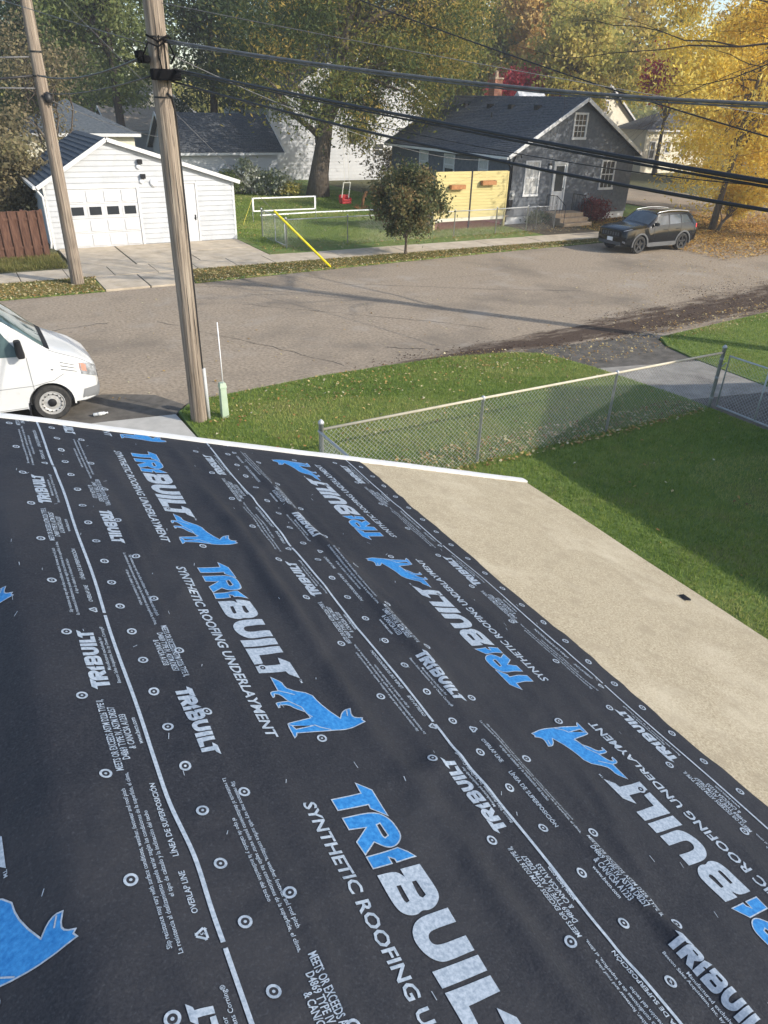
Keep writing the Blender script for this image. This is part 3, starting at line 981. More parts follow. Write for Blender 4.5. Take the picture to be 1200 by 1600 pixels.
def small_run(parent, o, u0, y0, umin=-9):
    """one repeat of the edge print; u0 = baseline of the small wordmark, y0 = where it starts"""
    p = Prints(umin)
    p.put(place(SMALL[0], o, u0, y0, 0.382), SMALL[1])
    p.text('Manufactured exclusively for', o, u0 - o * .020, y0 - o * .085, .0125, .20, bold=.01)
    p.text('Beacon Sales Acquisition, Inc. by Owens Corning®', o, u0 - o * .039, y0 - o * 0.01, .0125, .345, bold=.01)
    c = y0 + o * .24
    for k, (s, cap, ln) in enumerate(MEETS):
        p.text(s, o, u0 + o * ((.040 if o < 0 else .052) - (.028 if o < 0 else .026) * k), c + o * ln / 2, cap, ln, bold=.018)
    for k, s in enumerate(SLIP):
        ln = (.52, .60, .29)[k]
        p.text(s, o, u0 + o * (.052 - .021 * k), y0 + o * (1.02 - (.02, 0, .155)[k]), .0125, ln, bold=.012)
    p.text('OVERLAP LINE', o, u0 - o * .036, y0 + o * .925, .0165, .13, bold=.018)
    p.text('LÍNEA DE SUPERPOSICIÓN', o, u0 - o * .036, y0 + o * .745, .0165, .27, bold=.018)
    recycle(p, o, u0 - o * .028, y0 + o * .985, .020)
    p.build('small_print', parent, umin=umin)
for y0 in (5.0, 3.515, 2.054, .579): small_run(SHEETS['A'], -1, LINES[1] - .067, y0)
for y0 in (4.10, 2.629, 1.137, -.33): small_run(SHEETS['B'], -1, LINES[2] - .052, y0)
for y0 in (4.215, 2.741, 1.251, -.22): small_run(SHEETS['C'], -1, LINES[3] - .066, y0)
for y0 in (4.88, 3.435, 1.987, .53): small_run(SHEETS['B'], 1, LINES[1] + .143, y0, LAP[1] + .006)
for y0 in (5.02, 3.562, 2.099, .615): small_run(SHEETS['C'], 1, LINES[2] + .187, y0, LAP[2] + .008)

# printed fastener rings and the overlap lines
for nm, L_, rows in (('A', 1, [(.576, 1.641, .3715, .30, .7), (.814, 2.0, .1865, 0, .6)]), ('B', 1, [(.960, 1.853, .3715, 0, 0)]),
                     ('B', 2, [(1.704, 1.851, .375, 0, 0), (1.947, 1.286, .1890, 0, 0)]), ('C', 2, [(2.146, 1.407, .375, 0, 0)]),
                     ('C', 3, [(2.878, 1.60, .373, 0, 0), (3.112, 1.204, .1865, 0, 0)])):
    for (uu, ph, stp, _, _) in rows:
        y = ph - 12 * stp
        while y < 4.66:
            if y > -0.3: ring_mark(SHEETS[nm], uu + 0.004 * math.sin(9 * y), y)
            y += stp
for nm, o, u0, ys_ in (('B', 1, 1.235, (4.323, 2.884, 1.397)), ('C', -1, 2.59, (3.315, 1.842, .35)), ('A', 1, .128, (3.846, 2.344))):
    for y0 in ys_:
        for s, t in ((.793, .033), (1.218, .098)):
            if y0 - o * s < 4.6: ring_mark(SHEETS[nm], u0 + o * t, y0 - o * s, .0034)
for nm, L_, ph in (('A', 1, 2.50), ('B', 2, 1.66), ('C', 3, 1.77)):
    cuts = sorted(ph + k * 1.475 for k in range(-4, 4))
    for c0, c1 in zip(cuts[:-1], cuts[1:]):
        a0, a1 = max(c0 + .008, -.3), min(c1 - .008, 4.69)
        if a1 - a0 < .05: continue
        V, F = [], []
        for i, yy in enumerate(np.linspace(a0, a1, 70)):
            w = .0062 if nm != 'C' else .0052
            c = LINES[L_] + .006 * math.sin(2.1 * yy + L_) + .003 * math.sin(7.3 * yy)
            if nm == 'A': c += .012 * math.exp(-((yy - 1.3) / .14) ** 2)
            V += [(c - w, yy), (c, yy), (c + w, yy)]
            if i: F += [(3 * i - 3, 3 * i - 2, 3 * i + 1, 3 * i), (3 * i - 2, 3 * i - 1, 3 * i + 2, 3 * i + 1)]
        print_mesh('overlap_line', V, F, [M['print_pale']], SHEETS[nm], lift=.0030)

# pale slivers and staple scuffs lying on the felt
V, F = [], []
rr = random.Random(5)
for i in range(110):
    u, y = rr.uniform(.1, 3.1), rr.uniform(0.1, 4.6)
    t = rr.gauss(.3, .35)
    l, w = rr.uniform(.006, .016), rr.uniform(.0008, .0014)
    a = Vector((math.sin(t), math.cos(t)))
    n = Vector((-a.y, a.x))
    k = len(V)
    V += [(u + a.x * l + n.x * w, y + a.y * l + n.y * w), (u - a.x * l + n.x * w, y - a.y * l + n.y * w), (u - a.x * l - n.x * w, y - a.y * l - n.y * w), (u + a.x * l - n.x * w, y + a.y * l - n.y * w)]
    F.append((k, k + 1, k + 2, k + 3))
o = print_mesh('staples', V, F, [M['print_pale']], house0, lift=.004)
o['kind'] = 'stuff'

# old shingle courses towards the eave
CE = 0.1435
nC = 15
for k in range(nC):
    u1 = U_EAVE - k * CE
    b = MB()
    for side in (0,):
        ny = 60
        for j in range(ny):
            ya, yb = Y_BACK + (4.70 - Y_BACK) * j / ny, Y_BACK + (4.70 - Y_BACK) * (j + 1) / ny
            wv = lambda y: (0.010 * math.sin(1.9 * y) + .006 * math.sin(5.1 * y + 1)) if k == 0 else .0015 * math.sin(4 * y + k)
            pa = [roofpt(u1 - .30, ya, -.008 if k < nC - 1 else -.003), roofpt(u1 + wv(ya), ya, -.0005), roofpt(u1 + wv(ya), ya, -.0095 if k else -.022)]
            pb = [roofpt(u1 - .30, yb, -.008 if k < nC - 1 else -.003), roofpt(u1 + wv(yb), yb, -.0005), roofpt(u1 + wv(yb), yb, -.0095 if k else -.022)]
            b.add(pa + pb, [(0, 1, 4, 3), (1, 2, 5, 4)])
    b.build('shingle_course', M['old_shingle'], house0)
# deck, far slope, walls, trim
b = MB()
ys_ = [Y_BACK, 4.70]
us_ = [-4.2, UR - .25, UR, UR + .25, U_EAVE - .02]
for i in range(len(us_) - 1):
    for hh in (-.012,):
        b.add([roofpt(us_[i], ys_[0], hh), roofpt(us_[i + 1], ys_[0], hh), roofpt(us_[i + 1], ys_[1], hh), roofpt(us_[i], ys_[1], hh),
               roofpt(us_[i], ys_[0], hh - .03), roofpt(us_[i + 1], ys_[0], hh - .03), roofpt(us_[i + 1], ys_[1], hh - .03), roofpt(us_[i], ys_[1], hh - .03)], BOXF)
recalc(b.build('roof_deck', M['tan_stone'], house0))
b = MB()
for (ua, ub) in ((-4.25, UR), (UR, U_EAVE + .015)):
    n = 30
    for i in range(n):
        a, c = ua + (ub - ua) * i / n, ua + (ub - ua) * (i + 1) / n
        wv = lambda u: .004 * math.sin(2.2 * u) + .002 * math.sin(9 * u)
        q = []
        for u in (a, c):
            q.append([roofpt(u, 4.692 + wv(u), .014), roofpt(u, 4.735 + wv(u), .016), roofpt(u, 4.778 + wv(u), .012), roofpt(u, 4.778 + wv(u), -.09), roofpt(u, 4.692 + wv(u), -.005)])
        b.add(q[0] + q[1], [(j, (j + 1) % 5, 5 + (j + 1) % 5, 5 + j) for j in range(5)] + [(0, 1, 2, 3, 4), (9, 8, 7, 6, 5)])
autosmooth(b.build('rake_drip_edge', M['white_metal'], house0), 50)
b = MB()
b.add([roofpt(U_EAVE - .06, Y_BACK, -.02), roofpt(U_EAVE - .06, 4.74, -.02), roofpt(U_EAVE - .06, 4.74, -.16), roofpt(U_EAVE - .06, Y_BACK, -.16),
       roofpt(U_EAVE - .03, Y_BACK, -.02), roofpt(U_EAVE - .03, 4.74, -.02), roofpt(U_EAVE - .03, 4.74, -.16), roofpt(U_EAVE - .03, Y_BACK, -.16)], BOXF)
recalc(b.build('fascia', M['white_metal'], house0))
zt = ZR - (U_EAVE - .45 - UR) * SP - .06
b = MB()
xe = (U_EAVE - .45 - UR) * CP
b.prism([(XR - xe, 0), (XR + xe, 0), (XR + xe, zt), (XR, ZR - .08), (XR - xe, zt)], lambda a, c, t: (a, t, c), Y_BACK + .3, 4.45)
recalc(b.build('wall', M['vinyl_white'], house0))

# crumpled dark scrap lying on the old shingles
p0 = roofpt(4.84, 2.555, .006)
b = MB()
b.add([p0 + np.array([-.01, .05, .004]), p0 + np.array([.025, .03, .012]), p0 + np.array([.03, -.035, .006]), p0 + np.array([0, -.055, .016]), p0 + np.array([-.02, -.02, .004])], [(0, 1, 4), (1, 2, 4), (2, 3, 4)])
sc = b.build('torn_scrap', M['black_plastic'])
tag(sc, 'small dark torn scrap lying on the beige shingles', 'scrap')

# ================================================================ BUILDINGS
def frameP(kind, c):
    """wall frames: (a along the wall, b outward, z) -> world.  'S' faces -y at y=c, 'W' faces -x at x=c, 'E' faces +x, 'N' faces +y"""
    return {'S': lambda a, b, z: (a, c - b, z), 'W': lambda a, b, z: (c - b, a, z),
            'E': lambda a, b, z: (c + b, a, z), 'N': lambda a, b, z: (a, c + b, z)}[kind]

def fbox(P, a0, a1, b0, b1, z0, z1, mb=None):
    mb = mb or MB()
    mb.hexa([P(a0, b0, z0), P(a1, b0, z0), P(a1, b1, z0), P(a0, b1, z0), P(a0, b0, z1), P(a1, b0, z1), P(a1, b1, z1), P(a0, b1, z1)])
    return mb

def clapboard(parent, P, left, right, z0, z1, course, openings, m, name='siding_board', step=0.016):
    """left(z), right(z): wall outline; each run of each course is a board of its own"""
    z = z0
    while z < z1 - 0.03:
        zb = min(z + course, z1)
        zm = (z + zb) / 2
        cuts = sorted((o[0], o[1]) for o in openings if o[2] < zm < o[3])
        segs = []
        def edge(f, zz): return f(zz)
        cur = None
        xs = [('L', None)]
        start = 'L'
        spans = []
        last = None
        for (c0, c1) in cuts:
            spans.append((last, c0))
            last = c1
        spans.append((last, None))
        for s, e in spans:
            al0 = left(z) if s is None else s
            al1 = left(zb) if s is None else s
            ar0 = right(z) if e is None else e
            ar1 = right(zb) if e is None else e
            if ar0 - al0 < 0.03: continue
            if ar1 - al1 < 0.02:
                mid = (al1 + ar1) / 2
                al1, ar1 = mid - .01, mid + .01
            b = MB()
            b.hexa([P(al0, 0.001, z), P(ar0, 0.001, z), P(ar0, step, z), P(al0, step, z),
                    P(al1, 0.001, zb), P(ar1, 0.001, zb), P(ar1, 0.004, zb), P(al1, 0.004, zb)])
            recalc(b.build(name, m, parent))
        z = zb

def window(parent, P, a0, a1, z0, z1, trim=M['white_paint'], muntin=(1, 2), tw=0.09, glass='house_glass', sash=True, curtain=0.0):
    mb = MB()
    fbox(P, a0, a0 + tw, .0, .055, z0, z1, mb)
    fbox(P, a1 - tw, a1, .0, .055, z0, z1, mb)
    fbox(P, a0 + tw + .001, a1 - tw - .001, .0, .052, z1 - tw, z1, mb)
    fbox(P, a0 - .03, a1 + .03, .0, .075, z0 - .06, z0 + tw * .6, mb)
    zm = (z0 + z1) / 2
    if sash: fbox(P, a0 + tw, a1 - tw, .0, .040, zm - .03, zm + .03, mb)
    ia0, ia1 = a0 + tw, a1 - tw
    nc, nr = muntin
    for k in range(1, nc):
        x = ia0 + (ia1 - ia0) * k / nc
        fbox(P, x - .014, x + .014, .0, .034, z0 + tw * .6, z1 - tw, mb)
    for k in range(1, nr):
        if sash and nr % 2 == 0 and k == nr // 2: continue
        z = z0 + tw * .6 + (z1 - tw - z0 - tw * .6) * k / nr
        fbox(P, ia0, ia1, .0, .033, z - .014, z + .014, mb)
    w = recalc(mb.build('window', trim, parent))
    gz = [(z0 + tw * .6, zm - .03), (zm + .03, z1 - tw)] if sash else [(z0 + tw * .6, z1 - tw)]
    for (g0, g1) in gz:
        recalc(fbox(P, ia0, ia1, .003, .014, g0, g1).build('pane', M[glass], w))
    if curtain:
        recalc(fbox(P, ia0 + .01, ia1 - .01, .014, .0175, z1 - tw - (z1 - z0) * curtain, z1 - tw - .01).build('blind', M['curtain'], w))
    return w

def shingle_plane(parent, e0, e1, r0, r1, n, m, name='roof', thick=0.09, step=0.016):
    """roof slope between eave e0-e1 and ridge r0-r1 with n overlapping courses"""
    e0, e1, r0, r1 = [Vector(v) for v in (e0, e1, r0, r1)]
    nrm = (e1 - e0).cross(r0 - e0).normalized()
    if nrm.z < 0: nrm = -nrm
    b = MB()
    for k in range(n):
        t0, t1 = k / n, (k + 1) / n
        a0, a1 = e0.lerp(r0, t0), e1.lerp(r1, t0)
        c0, c1 = e0.lerp(r0, t1), e1.lerp(r1, t1)
        b.add([a0 + nrm * step, a1 + nrm * step, c1 + nrm * .001, c0 + nrm * .001, a0, a1], [(0, 1, 2, 3), (4, 5, 1, 0)])
    b.add([e0, e1, r1, r0, e0 - nrm * thick, e1 - nrm * thick, r1 - nrm * thick, r0 - nrm * thick],
          [(4, 5, 6, 7), (0, 1, 5, 4), (1, 2, 6, 5), (2, 3, 7, 6), (3, 0, 4, 7)])
    return b.build(name, m, parent)

def bar(P0, P1, w, d, mb, up=(0, 0, 1)):
    """rectangular bar from P0 to P1"""
    P0, P1 = Vector(P0), Vector(P1)
    t = (P1 - P0).normalized()
    u = Vector(up)
    s = t.cross(u).normalized()
    u = s.cross(t).normalized()
    q = []
    for p in (P0, P1):
        q += [p - s * w / 2 - u * d / 2, p + s * w / 2 - u * d / 2, p + s * w / 2 + u * d / 2, p - s * w / 2 + u * d / 2]
    mb.hexa(q)
    return mb

# ---------------------------------------------------------------- white garage across the street
gar = thing('garage', 'white sided garage with paneled overhead door and four small windows', 'garage', (7.1, 36, 0))
GX0, GX1, GY0, GY1 = 3.28, 10.98, 32.8, 39.6
GA = (5.89, 4.06)
gl = lambda x: 2.45 + (x - 3.2) * (GA[1] - 2.45) / (GA[0] - 3.2)
gr = lambda x: 2.47 + (11.1 - x) * (GA[1] - 2.47) / (11.1 - GA[0])
b = MB()
b.prism([(GX0, 0), (GX1, 0), (GX1, gr(GX1) - .1), (GA[0], GA[1] - .12), (GX0, gl(GX0) - .1)], lambda a, c, t: (a, t, c), GY0, GY1)
recalc(b.build('wall', M['vinyl_white'], gar))
PS = frameP('S', GY0)
zl = lambda z: GX0 if z < gl(GX0) - .1 else 3.2 + (z + .1 - 2.45) * (GA[0] - 3.2) / (GA[1] - 2.45)
zr_ = lambda z: GX1 if z < gr(GX1) - .1 else 11.1 - (z + .1 - 2.47) * (11.1 - GA[0]) / (GA[1] - 2.47)
GD = (4.08, 6.82, 0.0, 2.24)
SD = (8.70, 9.27, 0.0, 2.36)
clapboard(gar, PS, zl, zr_, 0.06, GA[1] - .14, 0.2, [(GD[0] - .1, GD[1] + .1, 0, GD[3] + .08), (SD[0] - .07, SD[1] + .07, 0, SD[3] + .07)], M['vinyl_white'], step=0.032)
PW = frameP('W', GX0)
clapboard(gar, PW, lambda z: GY0, lambda z: GY1, .06, gl(GX0) - .12, .2, [], M['vinyl_white'])
shingle_plane(gar, (3.08, GY0 - .18, gl(3.08)), (3.08, GY1 + .18, gl(3.08)), (GA[0], GY0 - .18, GA[1]), (GA[0], GY1 + .18, GA[1]), 14, M['blue_shingle'], step=.03)
shingle_plane(gar, (11.2, GY0 - .18, gr(11.2)), (11.2, GY1 + .18, gr(11.2)), (GA[0], GY0 - .18, GA[1]), (GA[0], GY1 + .18, GA[1]), 24, M['blue_shingle'])
for (x0, z0, x1, z1) in ((3.06, gl(3.06), GA[0], GA[1]), (GA[0], GA[1], 11.22, gr(11.22))):
    recalc(bar((x0, GY0 - .2, z0 - .055), (x1, GY0 - .2, z1 - .055), .035, .15, MB()).build('rake_trim', M['white_metal'], gar))
for x in (GX0, GX1 - .09):
    recalc(fbox(PS, x, x + .09, .0, .03, .02, 2.36).build('corner_trim', M['white_metal'], gar))
# overhead door: 4 x 4 raised panels, windows in the second row from the top
dr = recalc(fbox(PS, GD[0], GD[1], .0, .012, .03, GD[3]).build('garage_door', M['white_paint'], gar))
cw, ch = (GD[1] - GD[0]) / 4, (GD[3] - .03) / 4
for i in range(4):
    for j in range(4):
        a0, a1 = GD[0] + cw * i + .06, GD[0] + cw * (i + 1) - .06
        z0, z1 = .03 + ch * j + .06, .03 + ch * (j + 1) - .06
        if j == 2:
            recalc(fbox(PS, a0 - .02, a1 + .02, .011, .03, z0 + .02, z1 - .0).build('door_window', M['white_paint'], dr))
            recalc(fbox(PS, a0 + .05, a1 - .05, .029, .036, z0 + .07, z1 - .05).build('pane', M['glass'], dr))
        else:
            bevel(recalc(fbox(PS, a0, a1, .010, .034, z0, z1).build('door_panel', M['white_paint'], dr)), .018, 1)
for j in range(1, 4):
    recalc(fbox(PS, GD[0], GD[1], .010, .0135, .03 + ch * j - .006, .03 + ch * j + .006).build('section_joint', M['grey_plastic'], dr))
mb = MB()
fbox(PS, GD[0] - .1, GD[0] - .005, .0, .05, .0, GD[3] + .1, mb)
fbox(PS, GD[1] + .005, GD[1] + .1, .0, .05, .0, GD[3] + .1, mb)
fbox(PS, GD[0] - .004, GD[1] + .004, .0, .048, GD[3] + .005, GD[3] + .1, mb)
recalc(mb.build('door_trim', M['white_metal'], gar))
sdo = recalc(fbox(PS, SD[0], SD[1], .0, .018, .02, SD[3]).build('side_door', M['white_paint'], gar))
mb = MB()
fbox(PS, SD[0] - .06, SD[0] - .003, .0, .05, .0, SD[3] + .06, mb)
fbox(PS, SD[1] + .003, SD[1] + .06, .0, .05, .0, SD[3] + .06, mb)
fbox(PS, SD[0] - .002, SD[1] + .002, .0, .048, SD[3] + .004, SD[3] + .06, mb)
recalc(mb.build('door_trim', M['white_metal'], gar))
MB().lathe([(.0, 0), (.03, .0), (.035, -.04), (.02, -.06), (.0, -.06)], (SD[1] - .1, GY0 - .018, 1.0), 'y', 10).build('handle', M['black_metal'], sdo)
recalc(fbox(PS, SD[1] - .13, SD[1] - .07, .017, .024, .9, 1.12).build('lock_plate', M['black_metal'], sdo))
for (x, z) in ((7.02, 3.12), (7.08, 2.58)):
    mb = MB()
    mb.mi = 0
    fbox(PS, x - .02, x + .16, .02, .16, z, z + .17, mb)
    o = recalc(mb.build('flood_light', M['black_plastic'], gar))
    MB().lathe([(.0, 0), (.09, 0), (.10, -.03), (.07, -.07), (.0, -.08)], (x + .0, GY0 - .02, z - .10), 'y', 14).build('light_base', M['white_plastic'], gar)
MB().lathe([(.0, 0), (.16, 0), (.16, -.05), (.11, -.09), (.0, -.10)], (7.56, GY0 - .018, 2.42), 'y', 18).build('vent_hood', M['white_plastic'], gar)
mb = MB()
mb.tube([(3.02, GY0 - .1, 2.36), (3.05, GY0 - .05, 2.25), (3.22, GY0 - .05, 2.0), (3.22, GY0 - .05, .3), (3.16, GY0 - .18, .1)], .045, 8)
mb.build('downspout', M['white_metal'], gar, True)
recalc(MB().box(2.92, 3.04, GY0 - .18, GY1 + .1, 2.27, 2.38).build('gutter', M['white_metal'], gar))

# ---------------------------------------------------------------- dark grey house
hs = thing('house', 'dark grey gabled house with white trimmed windows and dark shingle roof', 'house', (30, 38, 0))
HX0, HX1, HY0, HY1 = 25.62, 34.42, 32.2, 44.4
HR = (30.02, 6.04)
sl = (6.04 - 3.36) / (30.02 - 25.24)
hz = lambda x: HR[1] - abs(x - HR[0]) * sl
b = MB()
b.prism([(HX0, .42), (HX1, .42), (HX1, hz(HX1) - .12), (HR[0], HR[1] - .14), (HX0, hz(HX0) - .12)], lambda a, c, t: (a, t, c), HY0, HY1)
recalc(b.build('wall', M['grey_siding'], hs))
recalc(MB().box(HX0 + .03, HX1 - .03, HY0 + .03, HY1, -.05, .42).build('foundation', M['white_paint'], hs))
PS = frameP('S', HY0)
zl = lambda z: HX0 if z < hz(HX0) - .12 else HR[0] - (HR[1] - z - .12) / sl
zr_ = lambda z: HX1 if z < hz(HX1) - .12 else HR[0] + (HR[1] - z - .12) / sl
W1, DO, W2, WU = (26.62, 27.62, 1.46, 3.12), (28.56, 29.52, .66, 3.06), (32.0, 33.06, 1.66, 3.12), (29.52, 30.48, 4.16, 5.36)
clapboard(hs, PS, zl, zr_, .42, HR[1] - .2, .19, [W1, DO, W2, WU], M['grey_siding'], step=.024)
PWh = frameP('W', HX0)
LW = [(34.0, 34.9, 2.0, 3.1), (37.2, 38.3, 2.0, 3.1), (40.0, 41.0, 2.0, 3.1)]
clapboard(hs, PWh, lambda z: HY0, lambda z: HY1, .42, hz(HX0) - .14, .19, LW, M['grey_siding'], step=.024)
window(hs, PS, *W1, muntin=(2, 2), curtain=.9)
window(hs, PS, *W2, muntin=(3, 4))
window(hs, PS, *WU, muntin=(3, 4), tw=.1)
for w in LW: window(hs, PWh, *w, muntin=(1, 2), curtain=.6)
# front door with glass storm door
mb = MB()
fbox(PS, DO[0], DO[0] + .1, 0, .06, DO[2], DO[3], mb)
fbox(PS, DO[1] - .1, DO[1], 0, .06, DO[2], DO[3], mb)
fbox(PS, DO[0] + .101, DO[1] - .101, 0, .058, DO[3] - .12, DO[3], mb)
recalc(mb.build('door_frame', M['white_paint'], hs))
d = recalc(fbox(PS, DO[0] + .1, DO[1] - .1, .0, .02, DO[2], DO[3] - .12).build('front_door', M['white_paint'], hs))
recalc(fbox(PS, DO[0] + .2, DO[1] - .2, .019, .03, DO[2] + .95, DO[3] - .22).build('pane', M['house_glass'], d))
recalc(fbox(PS, DO[0] + .2, DO[1] - .2, .019, .028, DO[2] + .12, DO[2] + .8).build('door_panel', M['white_paint'], d))
MB().lathe([(0, 0), (.025, 0), (.03, -.05), (0, -.06)], (DO[1] - .15, HY0 - .02, 1.72), 'y', 10).build('handle', M['black_metal'], d)
# roof
ov = .36
for sgn in (-1, 1):
    xe = HR[0] + sgn * 4.78
    shingle_plane(hs, (xe, HY0 - ov, hz(xe)), (xe, HY1 + .3, hz(xe)), (HR[0], HY0 - ov, HR[1]), (HR[0], HY1 + .3, HR[1]), 36, M['dark_shingle'], step=.02)
    recalc(bar((xe + sgn * .02, HY0 - ov - .02, hz(xe) - .07), (HR[0], HY0 - ov - .02, HR[1] - .07), .035, .17, MB()).build('rake_trim', M['white_paint'], hs))
    recalc(bar((xe, HY1 + .32, hz(xe) - .07), (HR[0], HY1 + .32, HR[1] - .07), .035, .17, MB()).build('rake_trim', M['white_paint'], hs))
mb = MB()
for k in range(40):
    y = HY0 - ov + .32 * k
    if y > HY1 + .2: break
    mb.add([(HR[0] - .15, y, HR[1] - .07), (HR[0], y, HR[1] + .03), (HR[0] + .15, y, HR[1] - .07), (HR[0] - .15, y + .31, HR[1] - .06), (HR[0], y + .31, HR[1] + .045), (HR[0] + .15, y + .31, HR[1] - .06)],
           [(0, 1, 4, 3), (1, 2, 5, 4), (0, 2, 1), (3, 4, 5)])
mb.build('ridge_cap', M['dark_shingle'], hs)
g = MB()
xe = HR[0] - 4.86
g.box(xe - .05, xe + .06, HY0 - ov, HY1 + .2, hz(xe) - .12, hz(xe) - .01)
recalc(g.build('gutter', M['white_metal'], hs))
mb = MB()
mb.tube([(xe, HY0 - .2, 3.2), (xe + .3, HY0 - .1, 2.95), (HX0 - .02, HY0 - .07, 2.8), (HX0 - .02, HY0 - .07, .2)], .05, 8)
mb.build('downspout', M['black_metal'], hs, True)
for y in (34.6, 36.9, 38.9, 41.4):
    x = HR[0] - 1.0
    z = hz(x)
    recalc(MB().box(x - .15, x + .15, y - .15, y + .15, z - .1, z + .16).build('roof_vent', M['black_metal'], hs))
    MB().tube([(x - .9, y + .6, hz(x - .9) - .05), (x - .9, y + .6, hz(x - .9) + .25)], .045, 8).build('vent_pipe', M['black_metal'], hs) if y == 36.9 else None
# chimney in laid brick
chm = recalc(MB().box(30.05, 30.6, 40.0, 40.55, 5.2, 6.95).build('chimney', M['tan_stone'], hs))
for k in range(14):
    z0 = 5.6 + k * .095
    for j in range(2):
        o0 = -.02 + (0.14 if k % 2 else 0)
        recalc(MB().box(30.04 + j * .28, 30.04 + j * .28 + .265, 39.985, 40.02, z0, z0 + .08).build('brick', M['brick'], chm))
        recalc(MB().box(30.03, 30.06, 40.0 + j * .28, 40.0 + j * .28 + .265, z0, z0 + .08).build('brick', M['brick'], chm))
recalc(MB().box(30.0, 30.65, 39.95, 40.6, 6.95, 7.03).build('chimney_cap', M['tan_stone'], chm))
MB().lathe([(.0, 0), (.12, 0), (.10, .3), (.14, .3), (.0, .36)], (30.32, 40.28, 7.03), 'z', 12).build('flue', M['tan_stone'], chm)
# meter, service conduit, lamp, stoop and rails
mb = MB()
mb.tube([(25.74, HY0 - .06, 1.2), (25.74, HY0 - .06, 3.0), (25.9, HY0 - .08, 3.35), (26.15, HY0 - .14, 3.4), (26.2, HY0 - .16, 3.25)], .035, 8)
mb.build('service_conduit', M['black_metal'], hs, True)
recalc(fbox(PS, 25.68, 25.98, .0, .13, 1.28, 1.72).build('meter_box', M['grey_plastic'], hs))
MB().lathe([(0, 0), (.10, 0), (.10, -.1), (0, -.12)], (25.84, HY0 - .13, 1.55), 'y', 14).build('meter_dial', M['pvc_grey'], hs)
recalc(fbox(PS, 25.7, 25.95, .0, .1, .75, 1.26).build('cable_box', M['black_plastic'], hs))
lp = recalc(fbox(PS, 28.16, 28.34, .0, .12, 2.88, 2.98).build('wall_lamp', M['black_metal'], hs))
MB().lathe([(.0, -.16), (.07, -.15), (.085, 0), (.0, .02)], (28.25, HY0 - .1, 2.86), 'z', 12).build('lamp_glass', M['white_plastic'], lp)
for i, (x0, x1, y0, z1) in enumerate(((28.2, 30.2, 31.15, .62), (28.2, 30.2, 30.75, .42), (28.2, 30.2, 30.4, .22))):
    bevel(recalc(MB().box(x0 + .002 * i, x1 - .002 * i, y0, 32.16 if i == 0 else y0 + .4, -.03, z1).build('step', M['tan_stone'], hs)), .015, 1)
for x in (28.25, 30.12):
    mb = MB()
    for (y, z) in ((32.05, .62), (31.25, .62), (30.5, .22)):
        mb.tube([(x, y, z), (x, y, z + .85)], .016, 6)
    mb.tube([(x, 32.05, 1.47), (x, 31.25, 1.47), (x, 30.5, 1.07)], .018, 6)
    for k in range(7):
        y = 31.95 - k * .2
        zt = 1.47 if y > 31.25 else 1.47 - (31.25 - y) * .53
        mb.tube([(x, y, zt - .72), (x, y, zt)], .009, 5)
    mb.build('stair_railing', M['black_metal'], hs)
# small white cross gable peeking over the ridge
b = MB()
b.prism([(37.6, 5.4), (39.4, 5.4), (38.5, 6.35)], lambda a, c, t: (t, a, c), 30.6, 32.6)
recalc(b.build('dormer', M['white_paint'], hs))

# ---------------------------------------------------------------- yellow board screen with planters and red lattice
yf = thing('privacy_screen', 'yellow horizontal board screen with two planter boxes above red lattice', 'fence', (23.2, 31.8, 0))
YY = 31.8
PS = frameP('S', YY)
for (x0, x1) in ((20.9, 22.92), (23.02, 25.18)):
    z = .58
    while z < 2.58:
        recalc(fbox(PS, x0, x1, random.uniform(-.002, .002), .026, z, z + .135).build('board', M['yellow_wood'], yf))
        z += .142
for x in (20.82, 22.93, 25.19):
    recalc(fbox(PS, x, x + .085, -.06, .035, 0, 2.68).build('post', M['yellow_wood'] if x != 22.93 else M['black_metal'], yf))
recalc(fbox(PS, 20.9, 25.19, -.04, .03, .42, .57).build('skirt_board', M['cream_siding'], yf))
mb = MB()
for k in range(34):
    x = 20.7 + k * .13
    for s in (-1, 1):
        a, c = (x, .02), (x + .4, .41)
        if s < 0: a, c = (x + .4, .02), (x, .41)
        if max(a[0], c[0]) > 25.2: continue
        bar((a[0], YY - .01 - .006 * s, a[1]), (c[0], YY - .01 - .006 * s, c[1]), .011, .028, mb, (0, 1, 0.01))
lt = mb.build('lattice', M['red_lattice'], yf)
lt['kind'] = 'stuff'
for (x, z) in ((21.62, 1.92), (23.5, 2.08)):
    pb = thing('planter_box', 'brown planter box hung on the ' + ('left' if x < 23 else 'right') + ' half of the yellow screen', 'planter', (x, YY - .2, z), 'planters on the yellow screen')
    P2 = frameP('S', YY - .03)
    recalc(fbox(P2, x, x + .85, .03, .05, z, z + .2).build('side_board', M['planter_wood'], pb))
    recalc(fbox(P2, x, x + .85, .22, .24, z, z + .2).build('side_board', M['planter_wood'], pb))
    recalc(fbox(P2, x, x + .02, .051, .219, z, z + .2).build('end_board', M['planter_wood'], pb))
    recalc(fbox(P2, x + .83, x + .85, .051, .219, z, z + .2).build('end_board', M['planter_wood'], pb))
    recalc(fbox(P2, x + .02, x + .83, .051, .219, z + .01, z + .15).build('soil_fill', M['soil'], pb))
# deck behind the screen
dk = thing('deck', 'low wooden deck behind the yellow screen', 'deck', (23, 33, 0))
for k in range(14):
    recalc(MB().box(21.0, 25.58, 31.9 + k * .145, 31.9 + k * .145 + .138, .50, .54).build('deck_board', M['tan_stone'], dk))
for (x, y) in ((21.1, 32.0), (25.4, 32.0), (21.1, 33.8), (25.4, 33.8)):
    recalc(MB().box(x - .05, x + .05, y - .05, y + .05, 0, .497).build('post', M['tan_stone'], dk))

